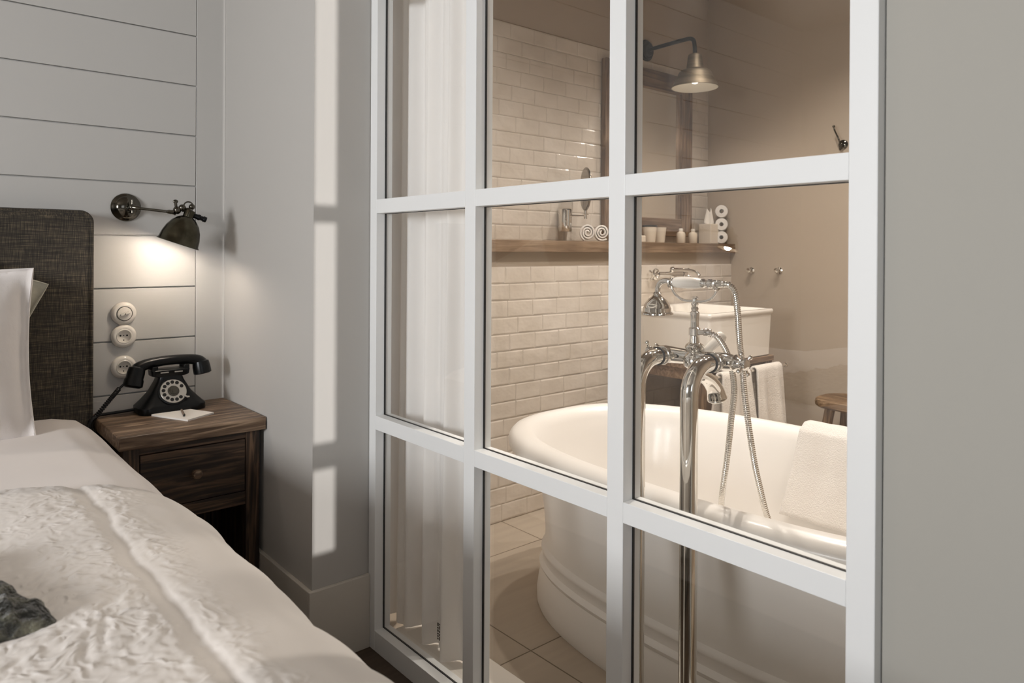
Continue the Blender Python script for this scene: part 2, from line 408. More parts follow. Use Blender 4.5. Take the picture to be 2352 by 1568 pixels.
# tiled walls (every tile a slightly uneven glazed piece, all inside the wall's mesh)
def tiles(name, x0, x1, y, z0, z1, rows, tw, seed):
    rnd = random.Random(seed); mb = MB(); h = (z1-z0)/rows
    for r in range(rows):
        off = -rnd.random()*tw; x = x0+off; zb = z0+r*h
        while x < x1:
            w_ = tw*(1+rnd.uniform(-.015, .015)); a = max(x0, x)+0.0004; b = min(x1, x+w_)-0.0004
            if b-a > 0.01:
                g = 0.0004; c, d = zb+g+rnd.uniform(0, .0008), zb+h-g-rnd.uniform(0, .0008)
                ins = 0.006; p = 0.0045; t = [rnd.uniform(-.0007, .0007) for _ in range(4)]
                back = [(a, y, c), (b, y, c), (b, y, d), (a, y, d)]
                mid = [(a, y-p+.0016, c), (b, y-p+.0016, c), (b, y-p+.0016, d), (a, y-p+.0016, d)]
                fr = [(a+ins, y-p+t[0], c+ins), (b-ins, y-p+t[1], c+ins), (b-ins, y-p+t[2], d-ins), (a+ins, y-p+t[3], d-ins)]
                fs = [(8, 9, 10, 11)]
                for s_ in (0, 4):
                    for k in range(4): fs.append((s_+k, s_+(k+1) % 4, s_+4+(k+1) % 4, s_+4+k))
                mb.add(back+mid+fr, fs)
            x += w_
    return mb
gb = MB().box(1.118, XB, YT, YT2, 0, 1.083)
wl = struct(gb.build('wall_tiled_lower', M['grout']))
o = tiles('t', 1.118, XB, YT, 0.003, 1.083, 15, 0.146, 3).build('wall_tile_field', M['tile']); struct(o); o.parent = wl
struct(MB().box(1.118, XB, YT+0.004, YT2, 1.083, 1.146).build('trim_2', M['taupe_wall']))
gb = MB().box(1.118, XB, YT2-0.004, YT2, 1.198, 2.19)
wu = struct(gb.build('wall_tiled_upper', M['grout']))
o = tiles('t', 1.118, XB, YT2-0.004, 1.199, 2.189, 14, 0.146, 5).build('wall_tile_field', M['tile']); struct(o); o.parent = wu

# recessed ceiling spots (fittings)
def downlight(x, y, label):
    t = thing('ceiling_spot', label, 'ceiling light', (x, y, CEIL), 'recessed ceiling spots')
    MB().torus((x, y, CEIL-0.002), (0, 0, 1), 0.04, 0.006).build('ring', M['chrome'], t)
    MB().lathe((x, y, CEIL), (0, 0, -1), [(0.034, 0.0), (0.034, 0.003)], 24).build('lens', M['spot_lens'], t)
for (x, y) in BATH_SPOTS[:5]: downlight(x, y, 'recessed chrome spot in the bathroom ceiling')
downlight(-1.45, 2.50-0.02, 'recessed chrome spot in the bedroom ceiling')

# ------------------------------------------------------------------ glass partition
def partition():
    t = thing('glass_partition', 'white painted timber partition glazed with clear panes between bedroom and bathroom', 'partition', (XP, 1.15, 0))
    d = 0.052; top = 2.55; xg = XP+0.030
    ys = [(0.4360, 0.4770), (0.8985, 0.9390), (1.3610, 1.4020), (1.8240, 1.8600)]
    names = ['post', 'mullion', 'mullion', 'post']
    for n, (a, b) in zip(names, ys):
        MB().box(XP, XP+d, a, b, 0, top).build(n, M['white_wood'], t, bevel=0.0015)
    rails = [(0, 0.058), (0.6355, 0.675), (1.256, 1.296), (1.877, 1.917), (2.50, 2.55)]
    for (a, b) in zip(ys[:-1], ys[1:]):
        for (z0, z1) in rails:
            MB().box(XP+0.0004, XP+d-0.0005, a[1], b[0], z0, z1).build('rail', M['white_wood_h'], t, bevel=0.001)
        for (r0, r1) in zip(rails[:-1], rails[1:]):
            y0, y1, z0, z1 = a[1], b[0], r0[1], r1[0]
            g = MB().box(xg-0.002, xg+0.002, y0, y1, z0, z1).build('glass_pane', M['glass'], t)
            # dark gasket line round the glass
            k = MB(); e = 0.0022
            for bx in ((y0, y0+e, z0, z1), (y1-e, y1, z0, z1), (y0, y1, z0, z0+e*.6), (y0, y1, z1-e*.6, z1)):
                k.box(xg-0.0026, xg+0.0026, *bx)
            k.build('gasket', M['rubber'], g)
    MB().box(XP-0.001, XP+d, 0.436, 1.86, 2.55, CEIL).build('header', M['white_wood_h'], t)
partition()

# ------------------------------------------------------------------ shower curtain
def curtain():
    def fn(u, v):
        y = 1.545+0.40*u; z = 0.021+2.50*v
        a = 0.55+0.45*(1-v)
        x = 1.180 + 0.018*math.sin(u*21+0.6*math.sin(v*2.1)+0.4)*a + 0.010*math.sin(u*47+1.3*v+1.0)*a
        x += 0.012*(1-v)*math.sin(u*9+2)
        zz_ = z + 0.004*(1-v)**6*math.sin(u*21+0.4)
        return (x, y-0.02*(1-v)*(u-.2)*.4, zz_)
    mb = MB().grid(fn, 150, 60)
    o = mb.build('shower_curtain', M['curtain'], autosmooth=False)
    tag(o, 'long white shower curtain hanging in folds behind the left glass panes', 'curtain')
    # small printed care marks near the lower edge
    k = MB(); rnd = random.Random(2)
    for col, yy in ((0, 1.648), (1, 1.639)):
        z = 0.070
        while z < 0.115:
            h = rnd.choice([.004, .006, .009]); k.box(1.1500, 1.1512, yy, yy+0.0045, z, z+h); z += h+0.003
    k.build('care_print', M['label'], o)
curtain()

# ------------------------------------------------------------------ bathtub
def bathtub():
    cx, cy = 1.806, 1.08
    t = thing('bathtub', 'freestanding white enamel bathtub with rolled rim behind the glass', 'bathtub', (cx, cy, 0))
    def ring(a, b, z, n=120, e=2.6, dip=0.0):
        pts = []
        for k in range(n):
            th = 2*PI*k/n; c, s = math.cos(th), math.sin(th)
            x = b*abs(c)**(2/e)*(1 if c >= 0 else -1); y = a*abs(s)**(2/e)*(1 if s >= 0 else -1)
            pts.append(Vector((cx+x, cy+y, z)))
        return pts
    prof = [(.795, .352, 0.0), (.800, .356, .012), (.800, .356, .05), (.790, .349, .10), (.782, .342, .130), (.786, .346, .137), (.788, .348, .144), (.784, .344, .151),
            (.776, .337, .158), (.775, .336, .180), (.779, .340, .187), (.780, .341, .193), (.777, .338, .200), (.768, .330, .208), (.764, .328, .25), (.766, .331, .33), (.774, .342, .41),
            (.785, .357, .47), (.795, .371, .505), (.812, .388, .515), (.835, .412, .517), (.852, .430, .524), (.860, .439, .538), (.862, .441, .552),
            (.858, .437, .568), (.847, .426, .580), (.830, .408, .587), (.812, .390, .588), (.797, .374, .583), (.784, .360, .570), (.776, .351, .55), (.768, .342, .50), (.750, .325, .40), (.715, .295, .28), (.66, .255, .20), (.56, .20, .165), (.3, .1, .158)]
    rings = [ring(max(.1, p[0]-.062), max(.05, p[1]+.047*min(1, p[2]/.55)-.022), p[2]) for p in prof]
    MB().loft(rings).build('tub_body', M['enamel'], t)
    # overflow and drain
    MB().lathe((cx, cy, .160), (0, 0, 1), [(.028, 0), (.028, .003), (.02, .005)], 24).build('drain', M['chrome'], t)
bathtub()

def tub_towel():
    cx, cy = 1.806, 1.08
    def fn(u, v):  # u along the rim (Y), v across: inside -> over -> outside
        y = 1.135-0.42*u
        prof = [(2.095, .335), (2.125, .40), (2.152, .47), (2.172, .54), (2.186, .582), (2.212, .602), (2.245, .602), (2.272, .588), (2.288, .555), (2.289, .52), (2.287, .40)]
        t_ = v*(len(prof)-1); i = min(int(t_), len(prof)-2); f = t_-i
        x = prof[i][0]*(1-f)+prof[i+1][0]*f; z = prof[i][1]*(1-f)+prof[i+1][1]*f
        th = (y-cy)/.80; sh = (1-max(0, min(1, abs(th)**2.6)))**(1/2.6)
        x = cx+(x-cx)*(0.985*sh+0.015)
        nz = noise.noise(Vector((y*14, v*3, 1)))*0.006
        return (x-nz*.6 - 0.004, y+0.02*(1-v)*(1-u) - 0.01*math.sin(v*3), z+0.004+abs(nz)*.4)
    MB().grid(fn, 40, 60).build('bath_towel', M['towel'], None, solid=0.011, autosmooth=False)
    o = bpy.data.objects['bath_towel']
    tag(o, 'thick white bath towel draped over the far rim of the bathtub', 'towel')
tub_towel()

# ------------------------------------------------------------------ floor-standing bath mixer
def bath_mixer():
    t = thing('bath_mixer', 'chrome floor-standing bath mixer with two tall supply pipes and white levers', 'tap', (1.25, 0.96, 0))
    ch = M['chrome']; zb = 0.913; xb = 1.365
    for y in (1.030, 0.893):
        pts = [(1.25, y, 0.0), (1.25, y, .3), (1.25, y, .6), (1.25, y, .84)]
        pts += [(1.25+0.062*(1-math.cos(a)), y, .851+0.062*math.sin(a)) for a in [PI/2*k/10 for k in range(1, 11)]]
        pts += [(1.335, y, zb), (1.365, y, zb)]
        p = MB().tube(pts, 0.0185, 24).build('supply_pipe', ch, t)
        MB().torus((1.322, y, zb), (1, 0, 0), 0.0196, 0.0016).build('seal_ring', M['rubber'], p)
        MB().torus((1.338, y, zb), (1, 0, 0), 0.019, 0.0025).build('collar', ch, p)
        MB().lathe((1.25, y, 0), (0, 0, 1), [(.036, 0), (.036, .006), (.024, .014), (.019, .016)], 32).build('floor_flange', ch, p)
    b = MB()
    b.tube([(xb, 1.060, zb), (xb, 1.04, zb), (xb, .98, zb), (xb, .94, zb), (xb, .88, zb), (xb, .862, zb)], [.017, .020, .0165, .0165, .020, .017], 24)
    b.lathe((xb, .9615, zb-.026), (0, 0, 1), [(.014, 0), (.024, .008), (.026, .024), (.020, .034), (.013, .040), (.019, .044), (.0215, .050), (.019, .056), (.012, .060), (.0105, .075), (.013, .077), (.013, .092), (.0095, .095), (.0095, .106),
                                             (.0095, .118), (.0105, .120), (.0105, .128), (.007, .131), (.0085, .137), (.006, .141), (.0085, .146), (.006, .151), (.006, .158), (.0085, .161), (.005, .164)], 28)
    b.build('mixer_body', ch, t)
    # valve ends with cross handles
    for y, s in ((1.066, 1), (.856, -1)):
        k = MB(); k.lathe((xb, y-.006*s, zb), (0, s, 0), [(.017, 0), (.019, .006), (.012, .012), (.010, .022), (.012, .026), (.012, .032), (.006, .036)], 24)
        c = Vector((xb, y+.020*s, zb))
        for a in range(4):
            dd = Vector((math.cos(a*PI/2+.5), 0, math.sin(a*PI/2+.5)))
            k.cyl(c, c+dd*.024, .0036, 10, .0028); k.ball(c+dd*.026, .0052, 12)
        k.build('cross_handle', ch, t)
    # diverter lever with ceramic grip
    d = (Vector((1.424, .929, .962))-Vector((1.380, .950, .920))).normalized(); p0 = Vector((1.372, .954, .912))
    lv = MB().cyl(p0, p0+d*.014, .008, 16).build('diverter_lever', ch, t)
    MB().lathe(p0+d*.012, d, [(.0075, 0), (.0095, .008), (.0105, .030), (.0115, .048), (.0095, .052)], 20).build('lever_grip', M['ceramic'], lv)
    MB().lathe(p0+d*.063, d, [(.007, 0), (.0125, .002), (.0135, .010), (.010, .016), (.003, .018)], 20).build('lever_cap', M['ceramic'], lv)
    # spout
    sp = MB(); pts = spline([(1.372, .962, .895), (1.385, .966, .876), (1.410, .970, .866), (1.438, .972, .852), (1.462, .973, .830), (1.472, .973, .806)], 6)
    n = len(pts); sp.tube(pts, [.0135+.0075*(i/n)**3 for i in range(n)], 24, flat=1.15)
    sp.torus((1.472, .973, .806), (0.35, 0, -1), .0205, .003); sp.build('spout', ch, t)
    # cradle
    cr = MB()
    cr.tube(spline([(xb, 1.028, 1.080), (xb, 1.022, 1.062), (xb, 1.008, 1.048), (xb, .988, 1.040), (xb, .9615, 1.040), (xb, .943, 1.040), (xb, .922, 1.046), (xb, .908, 1.060), (xb, .904, 1.080)], 6), .0030, 10)
    for y in (1.026, .905): cr.tube([(xb+.013*math.sin(a_), y, 1.080-.013*math.cos(a_)) for a_ in [(-1.9+3.8*k/12) for k in range(13)]], .0026, 8)
    cr.ball((xb, .9615, 1.039), .006); cr.build('handset_cradle', ch, t)
    MB().lathe((xb, .951, .9715), (.5, -1, 0), [(.0065, 0), (.0065, .010), (.009, .012), (.009, .020), (.0075, .022), (.0075, .028)], 20).build('hose_outlet', ch, t)
    h = thing('hand_shower', 'chrome telephone-style hand shower with white ceramic grip lying on the mixer cradle', 'shower head', (xb, .96, 1.080))
    zc = 1.0805
    MB().lathe((xb, 1.019, zc), (0, -1, 0), [(.0085, 0), (.0118, .004), (.0130, .018), (.0134, .038), (.0124, .062), (.0098, .077)], 28).build('grip', M['ceramic'], h)
    MB().lathe((xb, .944, zc), (0, -1, 0), [(.0085, 0), (.0105, .002), (.0105, .007), (.0075, .010), (.0085, .018), (.0105, .020), (.0105, .026), (.0075, .029), (.0090, .033), (.0090, .043), (.0065, .052), (.0065, .058)], 24).build('hose_fitting', ch, h)
    MB().lathe((xb, 1.030, zc), (0, -1, 0), [(.0075, 0), (.0100, .004), (.0100, .009), (.0085, .012)], 24).build('neck_collar', ch, h)
    MB().tube(spline([(xb, 1.026, zc), (xb, 1.044, zc+.002), (xb, 1.058, zc-.003), (xb, 1.0650, zc-.015), (xb, 1.0665, zc-.033)], 6), .0066, 16).build('neck', ch, h)
    MB().lathe((xb, 1.0668, zc-.025), (0, 0.0, -1), [(.0075, 0), (.0105, .003), (.0080, .007), (.0120, .010), (.0220, .018), (.0300, .030), (.0310, .035), (.0330, .037), (.0330, .046), (.0375, .049), (.038, .052), (.034, .053), (.001, .051)], 36).build('shower_rose', ch, h)
    # hose: from the cradle outlet into the tub and back up to the handset
    def hose_pts(l): return spline(l, 60)
    up = [(1.367, .888, 1.0805), (1.372, .878, 1.079), (1.386, .873, 1.062), (1.402, .876, 1.016), (1.419, .882, .957), (1.435, .886, .907), (1.451, .886, .817), (1.468, .875, .69), (1.484, .868, .619), (1.505, .859, .545), (1.55, .85, .46), (1.60, .87, .36), (1.64, .92, .32),
          (1.62, .985, .34), (1.57, 1.0, .42), (1.52, .985, .50), (1.490, .971, .56), (1.474, .946, .673), (1.457, .925, .77), (1.441, .908, .835), (1.424, .903, .886), (1.408, .908, .930), (1.391, .920, .961), (1.378, .932, .968)]
    P = hose_pts(up); L = [0]
    for q, r in zip(P[:-1], P[1:]): L.append(L[-1]+(r-q).length)
    n = int(L[-1]/0.00115); Q = []; j = 0
    for i in range(n+1):
        s_ = L[-1]*i/n
        while j < len(L)-2 and L[j+1] < s_: j += 1
        f = (s_-L[j])/max(1e-9, L[j+1]-L[j]); Q.append(P[j].lerp(P[j+1], f))
    hz = MB().tube(Q, [.0072 if (i % 4) < 2 else .0060 for i in range(n+1)], 12)
    for k in range(len(hz.sm)): hz.sm[k] = True
    o = hz.build('shower_hose', ch, None, autosmooth=False)
    tag(o, 'ribbed chrome shower hose looping from the mixer down into the bathtub', 'hose')
bath_mixer()

# ------------------------------------------------------------------ wash stand, basin, towels
def wash_stand():
    x0, x1, y0, y1 = 2.715, 3.285, 1.86, YT-0.01
    t = thing('wash_stand', 'rustic wooden wash stand with open lower shelf carrying the white basin', 'table', (3.0, 2.1, 0))
    MB().box(x0, x1, y0-.01, y1, .622, .648).build('tabletop', M['mirror_wood_X'], t, bevel=.002)
    ap = MB()
    ap.box(x0+.02, x1-.02, y0+.01, y0+.03, .570, .622); ap.box(x0+.01, x0+.03, y0+.03, y1-.03, .570, .622); ap.box(x1-.03, x1-.01, y0+.03, y1-.03, .570, .622)
    ap.build('apron', M['mirror_wood_X'], t, bevel=.001)
    for x in (x0, x1-.06):
        for y in (y0, y1-.06): MB().box(x, x+.06, y, y+.06, 0, .622).build('leg', M['stool_wood_Z'], t, bevel=.003)
    MB().box(x0+.01, x1-.01, y0+.02, y1-.01, .20, .225).build('lower_shelf', M['dark_wood_X'], t, bevel=.002)
    r = MB(); zr = .604; yr = 1.80
    r.cyl((2.70, yr, zr), (3.30, yr, zr), .007, 16); r.ball((2.695, yr, zr), .012); r.ball((3.305, yr, zr), .012)
    for x in (2.74, 3.26): r.cyl((x, yr, zr), (x, y0+.012, zr), .006, 12)
    r.build('towel_rail', M['chrome'], t)
    # basin
    b = thing('wash_basin', 'large rectangular white ceramic basin on the wooden wash stand', 'sink', (3.0, 2.09, .65))
    bx0, bx1, by0, by1 = 2.728, 3.272, 1.842, YT-.012
    cx, cy = (bx0+bx1)/2, (by0+by1)/2; hx, hy = (bx1-bx0)/2, (by1-by0)/2
    R = [rrect(cx, cy, .649, hx-.02, hy-.02, .015), rrect(cx, cy, .655, hx-.013, hy-.013, .02), rrect(cx, cy, .850, hx-.008, hy-.008, .014), rrect(cx, cy, .858, hx-.001, hy-.001, .016), rrect(cx, cy, .869, hx, hy, .016),
         rrect(cx, cy, .876, hx-.004, hy-.004, .014), rrect(cx, cy, .876, hx-.024, hy-.024, .02), rrect(cx, cy-.0, .868, hx-.032, hy-.032, .03), rrect(cx, cy, .74, hx-.06, hy-.06, .05), rrect(cx, cy, .725, hx-.12, hy-.12, .05)]
    MB().loft(R).build('bowl', M['ceramic'], b)
    # items on the lower shelf
    s1 = MB().lathe((2.93, 2.10, .226), (0, 0, 1), [(.085, 0), (.10, .05), (.10, .15), (.09, .155), (.088, .05), (.01, .02)], 32).build('storage_basket', M['dark_wood_Z'], None)
    tag(s1, 'dark round basket on the lower shelf of the wash stand', 'basket')
wash_stand()

def hanging_towel(name, x0, x1, zbot, seed, label):
    yr, zr = 1.80, .604
    def fn(u, v):
        x = x0+(x1-x0)*u
        w_ = 1+.10*v; 
        L = [(yr+.016, .34)] 
        if v < .42:
            f = v/.42; y = yr+.017+.012*(1-f); z = .30+(zr-.30)*f
        elif v < .5:
            a = (v-.42)/.08*PI; y = yr+.017*math.cos(a); z = zr+.017*math.sin(a)
        else:
            f = (v-.5)/.5; y = yr-.017-.028*f; z = zr-(zr-zbot)*f
        amt = abs(v-.46)*2
        y += amt*.016*math.sin(u*11+seed)+amt*.006*math.sin(u*23+seed*2)
        x += (u-.5)*.05*amt
        return (x, y-.004*amt, z)
    o = MB().grid(fn, 40, 70).build(name, M['bath_towel'], None, solid=.010, autosmooth=False)
    tag(o, label, 'towel', 'towels on the wash stand rail')
hanging_towel('hand_towel', 2.745, 2.955, .22, 1.0, 'white towel on the wash stand rail, nearer the bath mixer hose')
hanging_towel('hand_towel', 3.02, 3.235, .20, 3.1, 'white towel at the right end of the wash stand rail')

def wall_tap():
    t = thing('basin_tap', 'chrome wall-mounted basin tap with long spout and cross handles above the basin', 'tap', (3.05, YT-.01, 1.035))
    ch = M['chrome']; y0 = YT-.008; z = 1.035
    b = MB(); b.cyl((2.96, y0-.035, z), (3.16, y0-.035, z), .013, 20)
    for x in (2.985, 3.135): b.lathe((x, y0, z), (0, -1, 0), [(.03, 0), (.03, .004), (.014, .012), (.014, .035)], 24)
    b.build('tap_body', ch, t)
    s = MB(); s.tube(spline([(3.06, y0-.03, z+.005), (3.06, y0-.06, z+.022), (3.06, y0-.12, z+.024), (3.06, y0-.19, z+.014), (3.06, y0-.215, z-.004)], 8), .0095, 16); s.ball((3.06, y0-.05, z+.024), .015); s.build('spout', ch, t)
    for x, sx in ((2.955, -1), (3.165, 1)):
        h = MB(); c = Vector((x+sx*.03, y0-.035, z)); h.lathe((x, y0-.035, z), (sx, 0, 0), [(.013, 0), (.010, .006), (.009, .02), (.013, .026), (.013, .036), (.008, .04)], 20)
        for a in range(4):
            d = Vector((0, math.cos(a*PI/2+.6), math.sin(a*PI/2+.6))); h.cyl(c, c+d*.028, .0045, 10); h.ball(c+d*.03, .0068, 12)
        h.build('cross_handle', ch, t)
wall_tap()

def stool():
    t = thing('wooden_stool', 'small rustic wooden stool beside the bathroom wall, right of the towels', 'stool', (3.50, 1.50, 0))
    def outline(s, z):
        pts = []
        for k in range(48):
            a = 2*PI*k/48; c, s_ = math.cos(a), math.sin(a)
            x = .15*abs(c)**.7*(1 if c > 0 else -1); y = .21*abs(s_)**.7*(1 if s_ > 0 else -1)
            n = 1+.03*noise.noise(Vector((c*2, s_*2, 3)))
            pts.append(Vector((3.478+x*s*n, 1.50+y*s*n, z)))
        return pts
    MB().loft([outline(.96, .412), outline(1, .418), outline(1.01, .432), outline(.99, .446), outline(.96, .450), outline(.6, .444), outline(.05, .442)]).build('seat', M['stool_wood_Y'], t)
    for sx in (-1, 1):
        for sy in (-1, 1):
            m = MB(); a = Vector((3.478+sx*.085, 1.50+sy*.12, .413)); b = Vector((3.478+sx*.135, 1.50+sy*.175, 0))
            m.tube([a, a.lerp(b, .5), b], [.026, .025, .021], 4, ref=(1, 1, 0)); 
            for k in range(len(m.sm)): m.sm[k] = False
            m.build('leg', M['stool_wood_Z'], t, bevel=.003)
    MB().box(3.478-.11, 3.478+.11, 1.49, 1.51, .17, .20).build('stretcher', M['stool_wood_X'], t, bevel=.002)
stool()

# ------------------------------------------------------------------ shelf, mirror and what stands there
o = MB().box(1.118, XB-.002, 2.322, YT2-.004, 1.146, 1.198).build('wall_shelf', M['shelf_wood_X'], None, bevel=.002)
tag(o, 'long pale oak shelf running along the tiled bathroom wall', 'shelf')
def mirror():
    t = thing('wall_mirror', 'tall mirror in a reclaimed wooden frame hanging on the bathroom tiles', 'mirror', (3.11, YT2-.02, 1.24))
    x0, x1, z0, z1, fw = 2.742, 3.482, 1.238, 2.138, .098; yb, yf = YT2-.013, YT2-.043
    MB().box(x0+fw*.6, x1-fw*.6, yb-.010, yb-.004, z0+fw*.6, z1-fw*.6).build('mirror_glass', M['mirror'], t)
    for a, b in ((x0, x0+fw), (x1-fw, x1)): MB().box(a, b, yf, yb, z0, z1).build('side_frame', M['mirror_wood_Z'], t, bevel=.003)
    for a, b in ((z0, z0+fw), (z1-fw, z1)): MB().box(x0+fw, x1-fw, yf+.001, yb, a, b).build('cross_frame', M['mirror_wood_X'], t, bevel=.003)
    for a, b in ((x0+fw, x0+fw+.022), (x1-fw-.022, x1-fw)): MB().box(a, b, yf+.012, yb-.002, z0+fw, z1-fw).build('inner_bead', M['shelf_wood_Z'], t, bevel=.002)
mirror()

def wall_lamp():
    x, z = 3.105, 2.245
    t = thing('wall_lamp', 'swan-neck wall lamp with zinc industrial shade above the bathroom mirror', 'wall lamp', (x, YT2, z))
    MB().lathe((x, YT2-.001, z), (0, -1, 0), [(.058, 0), (.058, .008), (.050, .012), (.047, .020), (.036, .022), (.030, .030), (.012, .034)], 36).build('wall_plate', M['black_iron'], t)
    ye = 2.195
    pts = spline([(x, YT2-.03, z), (x, 2.40, z+.002), (x, 2.27, z+.004), (x, 2.222, z+.001), (x, 2.203, z-.016), (x, ye+.002, z-.05), (x, ye, z-.09)], 8)
    MB().tube(pts, .0105, 16).build('arm', M['black_iron'], t)
    zt = 2.165
    MB().lathe((x, ye, zt), (0, 0, -1), [(.014, 0), (.020, .004), (.031, .006), (.035, .014), (.043, .074), (.046, .080)], 32).build('lamp_holder', M['shade_metal'], t)
    MB().lathe((x, ye, zt-.084), (0, 0, -1), [(.036, -.004), (.036, 0), (.070, .004), (.078, .010), (.084, .022), (.1175, .088), (.120, .092), (.118, .093)], 48, cap=False).build('lamp_shade', M['shade_metal'], t)
    MB().lathe((x, ye, zt-.086), (0, 0, -1), [(.030, 0.003), (.067, .007), (.075, .014), (.081, .024), (.1155, .090)], 48, cap=False).build('shade_lining', M['shade_white'], t)
    MB().ball((x, ye, zt-.125), .028, sc=(1, 1, 1.1)).build('bulb', M['bulb_bath'], t)
    spot('wall_lamp_glow', (x, ye, zt-.160), (0, 0, -1), 5.0, WARM, 150, .4, .03)
wall_lamp()

def shaving_mirror():
    ch = M['chrome']; y0 = YT2-.012; x = 2.455
    t = thing('shaving_mirror', 'round chrome magnifying mirror on a folding wall arm above the shelf', 'mirror', (x, y0, 1.30))
    MB().lathe((x, y0-.032, 1.245), (0, 0, 1), [(.030, 0), (.033, .004), (.033, .105), (.030, .109)], 28).build('wall_bracket', ch, t)
    a = MB(); 
    a.cyl((x, y0-.06, 1.315), (x-.055, y0-.11, 1.315), .006, 12); a.cyl((x, y0-.06, 1.292), (x-.055, y0-.11, 1.292), .006, 12)
    a.cyl((x-.055, y0-.11, 1.270), (x-.055, y0-.11, 1.345), .0085, 14)
    a.cyl((x-.055, y0-.11, 1.318), (x+.045, y0-.125, 1.318), .005, 12)
    a.cyl((x+.045, y0-.125, 1.305), (x+.045, y0-.125, 1.345), .008, 14); a.cyl((x+.03, y0-.125, 1.325), (x+.06, y0-.125, 1.325), .006, 12)
    a.build('folding_arm', ch, t)
    c = Vector((x+.045, y0-.125, 1.447)); nrm = Vector((.80, -.22, -.05)).normalized()
    nrm = Vector((.84, -.54, .0)).normalized(); rim = mat('mirror_rim_metal', (138, 128, 114), 0.15, 1.0)
    f = MB(); f.torus(c, nrm, .098, .006); f.torus(c, nrm, .082, .003); f.lathe(c-nrm*.006, nrm, [(.098, 0), (.098, .003)], 40); f.build('mirror_rim', rim, t)
    MB().lathe(c, nrm, [(.094, 0), (.094, .002)], 40).build('mirror_glass', M['mirror'], t)
shaving_mirror()

def face_towel(cx, cy, ang, label):
    # spiral roll, axis along -Y, lying on the shelf
    r0, r1, turns = .006, .036, 2.6; pts = []; N = 90
    for i in range(N+1):
        a = 2*PI*turns*i/N; r = r0+(r1-r0)*i/N; pts.append((r*math.cos(a+ang), r*math.sin(a+ang)*1.1))
    mb = MB(); zb = min(p[1] for p in pts)
    def fn(u, v): 
        i = u*N; k = min(int(i), N-1); f = i-k
        px = pts[k][0]*(1-f)+pts[k+1][0]*f; pz = pts[k][1]*(1-f)+pts[k+1][1]*f
        q = .785; w_ = -.05+.10*v; return (cx+px*math.cos(-q)-w_*math.sin(-q), cy+px*math.sin(-q)+w_*math.cos(-q), 1.2045-zb+pz)
    o = mb.grid(fn, 110, 8).build('rolled_face_towel', M['towel'], None, solid=.0085, autosmooth=False)
    tag(o, label, 'towel', 'rolled face towels on the shelf')
face_towel(2.545, 2.41, 0.5, 'rolled white face towel on the shelf right under the magnifying mirror')
face_towel(2.645, 2.41, 1.6, 'rolled white face towel on the shelf, second one beside the mirror frame')

def cup(x, y, label, lid):
    t = thing('tumbler', label, 'cup', (x, y, 1.199), 'cream tumblers on the shelf')
    MB().lathe((x, y, 1.199), (0, 0, 1), [(.027, 0), (.029, .002), (.037, .082), (.034, .082), (.027, .01), (.001, .008)], 32).build('cup_body', M['cup'], t)
    if lid: MB().lathe((x, y, 1.199), (0, 0, 1), [(.0375, .081), (.039, .083), (.039, .089), (.036, .091), (.002, .092)], 32).build('dark_rim', M['charcoal_cup'], t)
cup(3.005, 2.40, 'cream tumbler with a dark rim on the shelf below the mirror', True)
cup(3.118, 2.425, 'plain cream tumbler right of the dark-rimmed one', False)
o = MB().box(2.895, 2.945, 2.375, 2.425, 1.199, 1.234).build('soap_box', M['cup'], None, bevel=.004)
tag(o, 'small cream box on the shelf left of the dark-rimmed tumbler', 'box')
def bottle(x, y, label):
    t = thing('toiletry_bottle', label, 'bottle', (x, y, 1.199), 'small toiletry bottles')
    MB().lathe((x, y, 1.199), (0, 0, 1), [(.022, 0), (.024, .003), (.024, .050), (.021, .058), (.010, .063), (.010, .066)], 24).build('bottle_body', M['cup'], t)
    MB().lathe((x, y, 1.199), (0, 0, 1), [(.012, .066), (.012, .078), (.010, .080), (.001, .080)], 20).build('cap', M['ceramic'], t)
bottle(3.275, 2.40, 'small cream bottle nearer the tumblers')
bottle(3.385, 2.40, 'small cream bottle nearer the tissue box')
t = thing('tissue_box', 'cream cube tissue box with a raised tissue at the right end of the shelf', 'tissue box', (3.565, 2.42, 1.199))
MB().box(3.535, 3.617, 2.385, 2.467, 1.199, 1.312).build('box_body', M['cup'], t, bevel=.003)
tm = MB().grid(lambda u, v: (3.576+(.036-.022*v)*math.cos(2*PI*u)*(.7+.3*math.sin(3*2*PI*u)), 2.425+(.028-.016*v)*math.sin(2*PI*u), 1.308+.085*v-.012*math.sin(2*PI*u*2)), 40, 8, wrap_u=True)
tm.build('tissue', M['paper'], t, solid=.0015, autosmooth=False)
t_holder = thing('roll_holder', 'slim chrome upright holder for spare rolls on the bathroom side wall', 'holder', (3.66, 2.36, 1.199))
MB().cyl((3.668, 2.41, 1.199), (3.668, 2.41, 1.40), .004, 10).lathe((3.66, 2.41, 1.199), (0, 0, 1), [(.024, 0), (.024, .006)], 20).build('upright', M['chrome'], t_holder)
for i, (z, lab) in enumerate(((1.235, 'lowest white roll stacked beside the tissue box'), (1.310, 'middle white roll of the stack above the tissue box'), (1.385, 'topmost white roll of the stack above the tissue box'))):
    d = Vector((-.8, -.55, .05)).normalized()
    o = MB().lathe(Vector((3.640, 2.385, z))-d*.03, d, [(.012, 0), (.034, .002), (.036, .008), (.036, .052), (.034, .058), (.012, .06), (.011, .05)], 32, cap=False).build('spare_roll', M['towel'], None)
    tag(o, lab, 'roll', 'stack of white rolls')

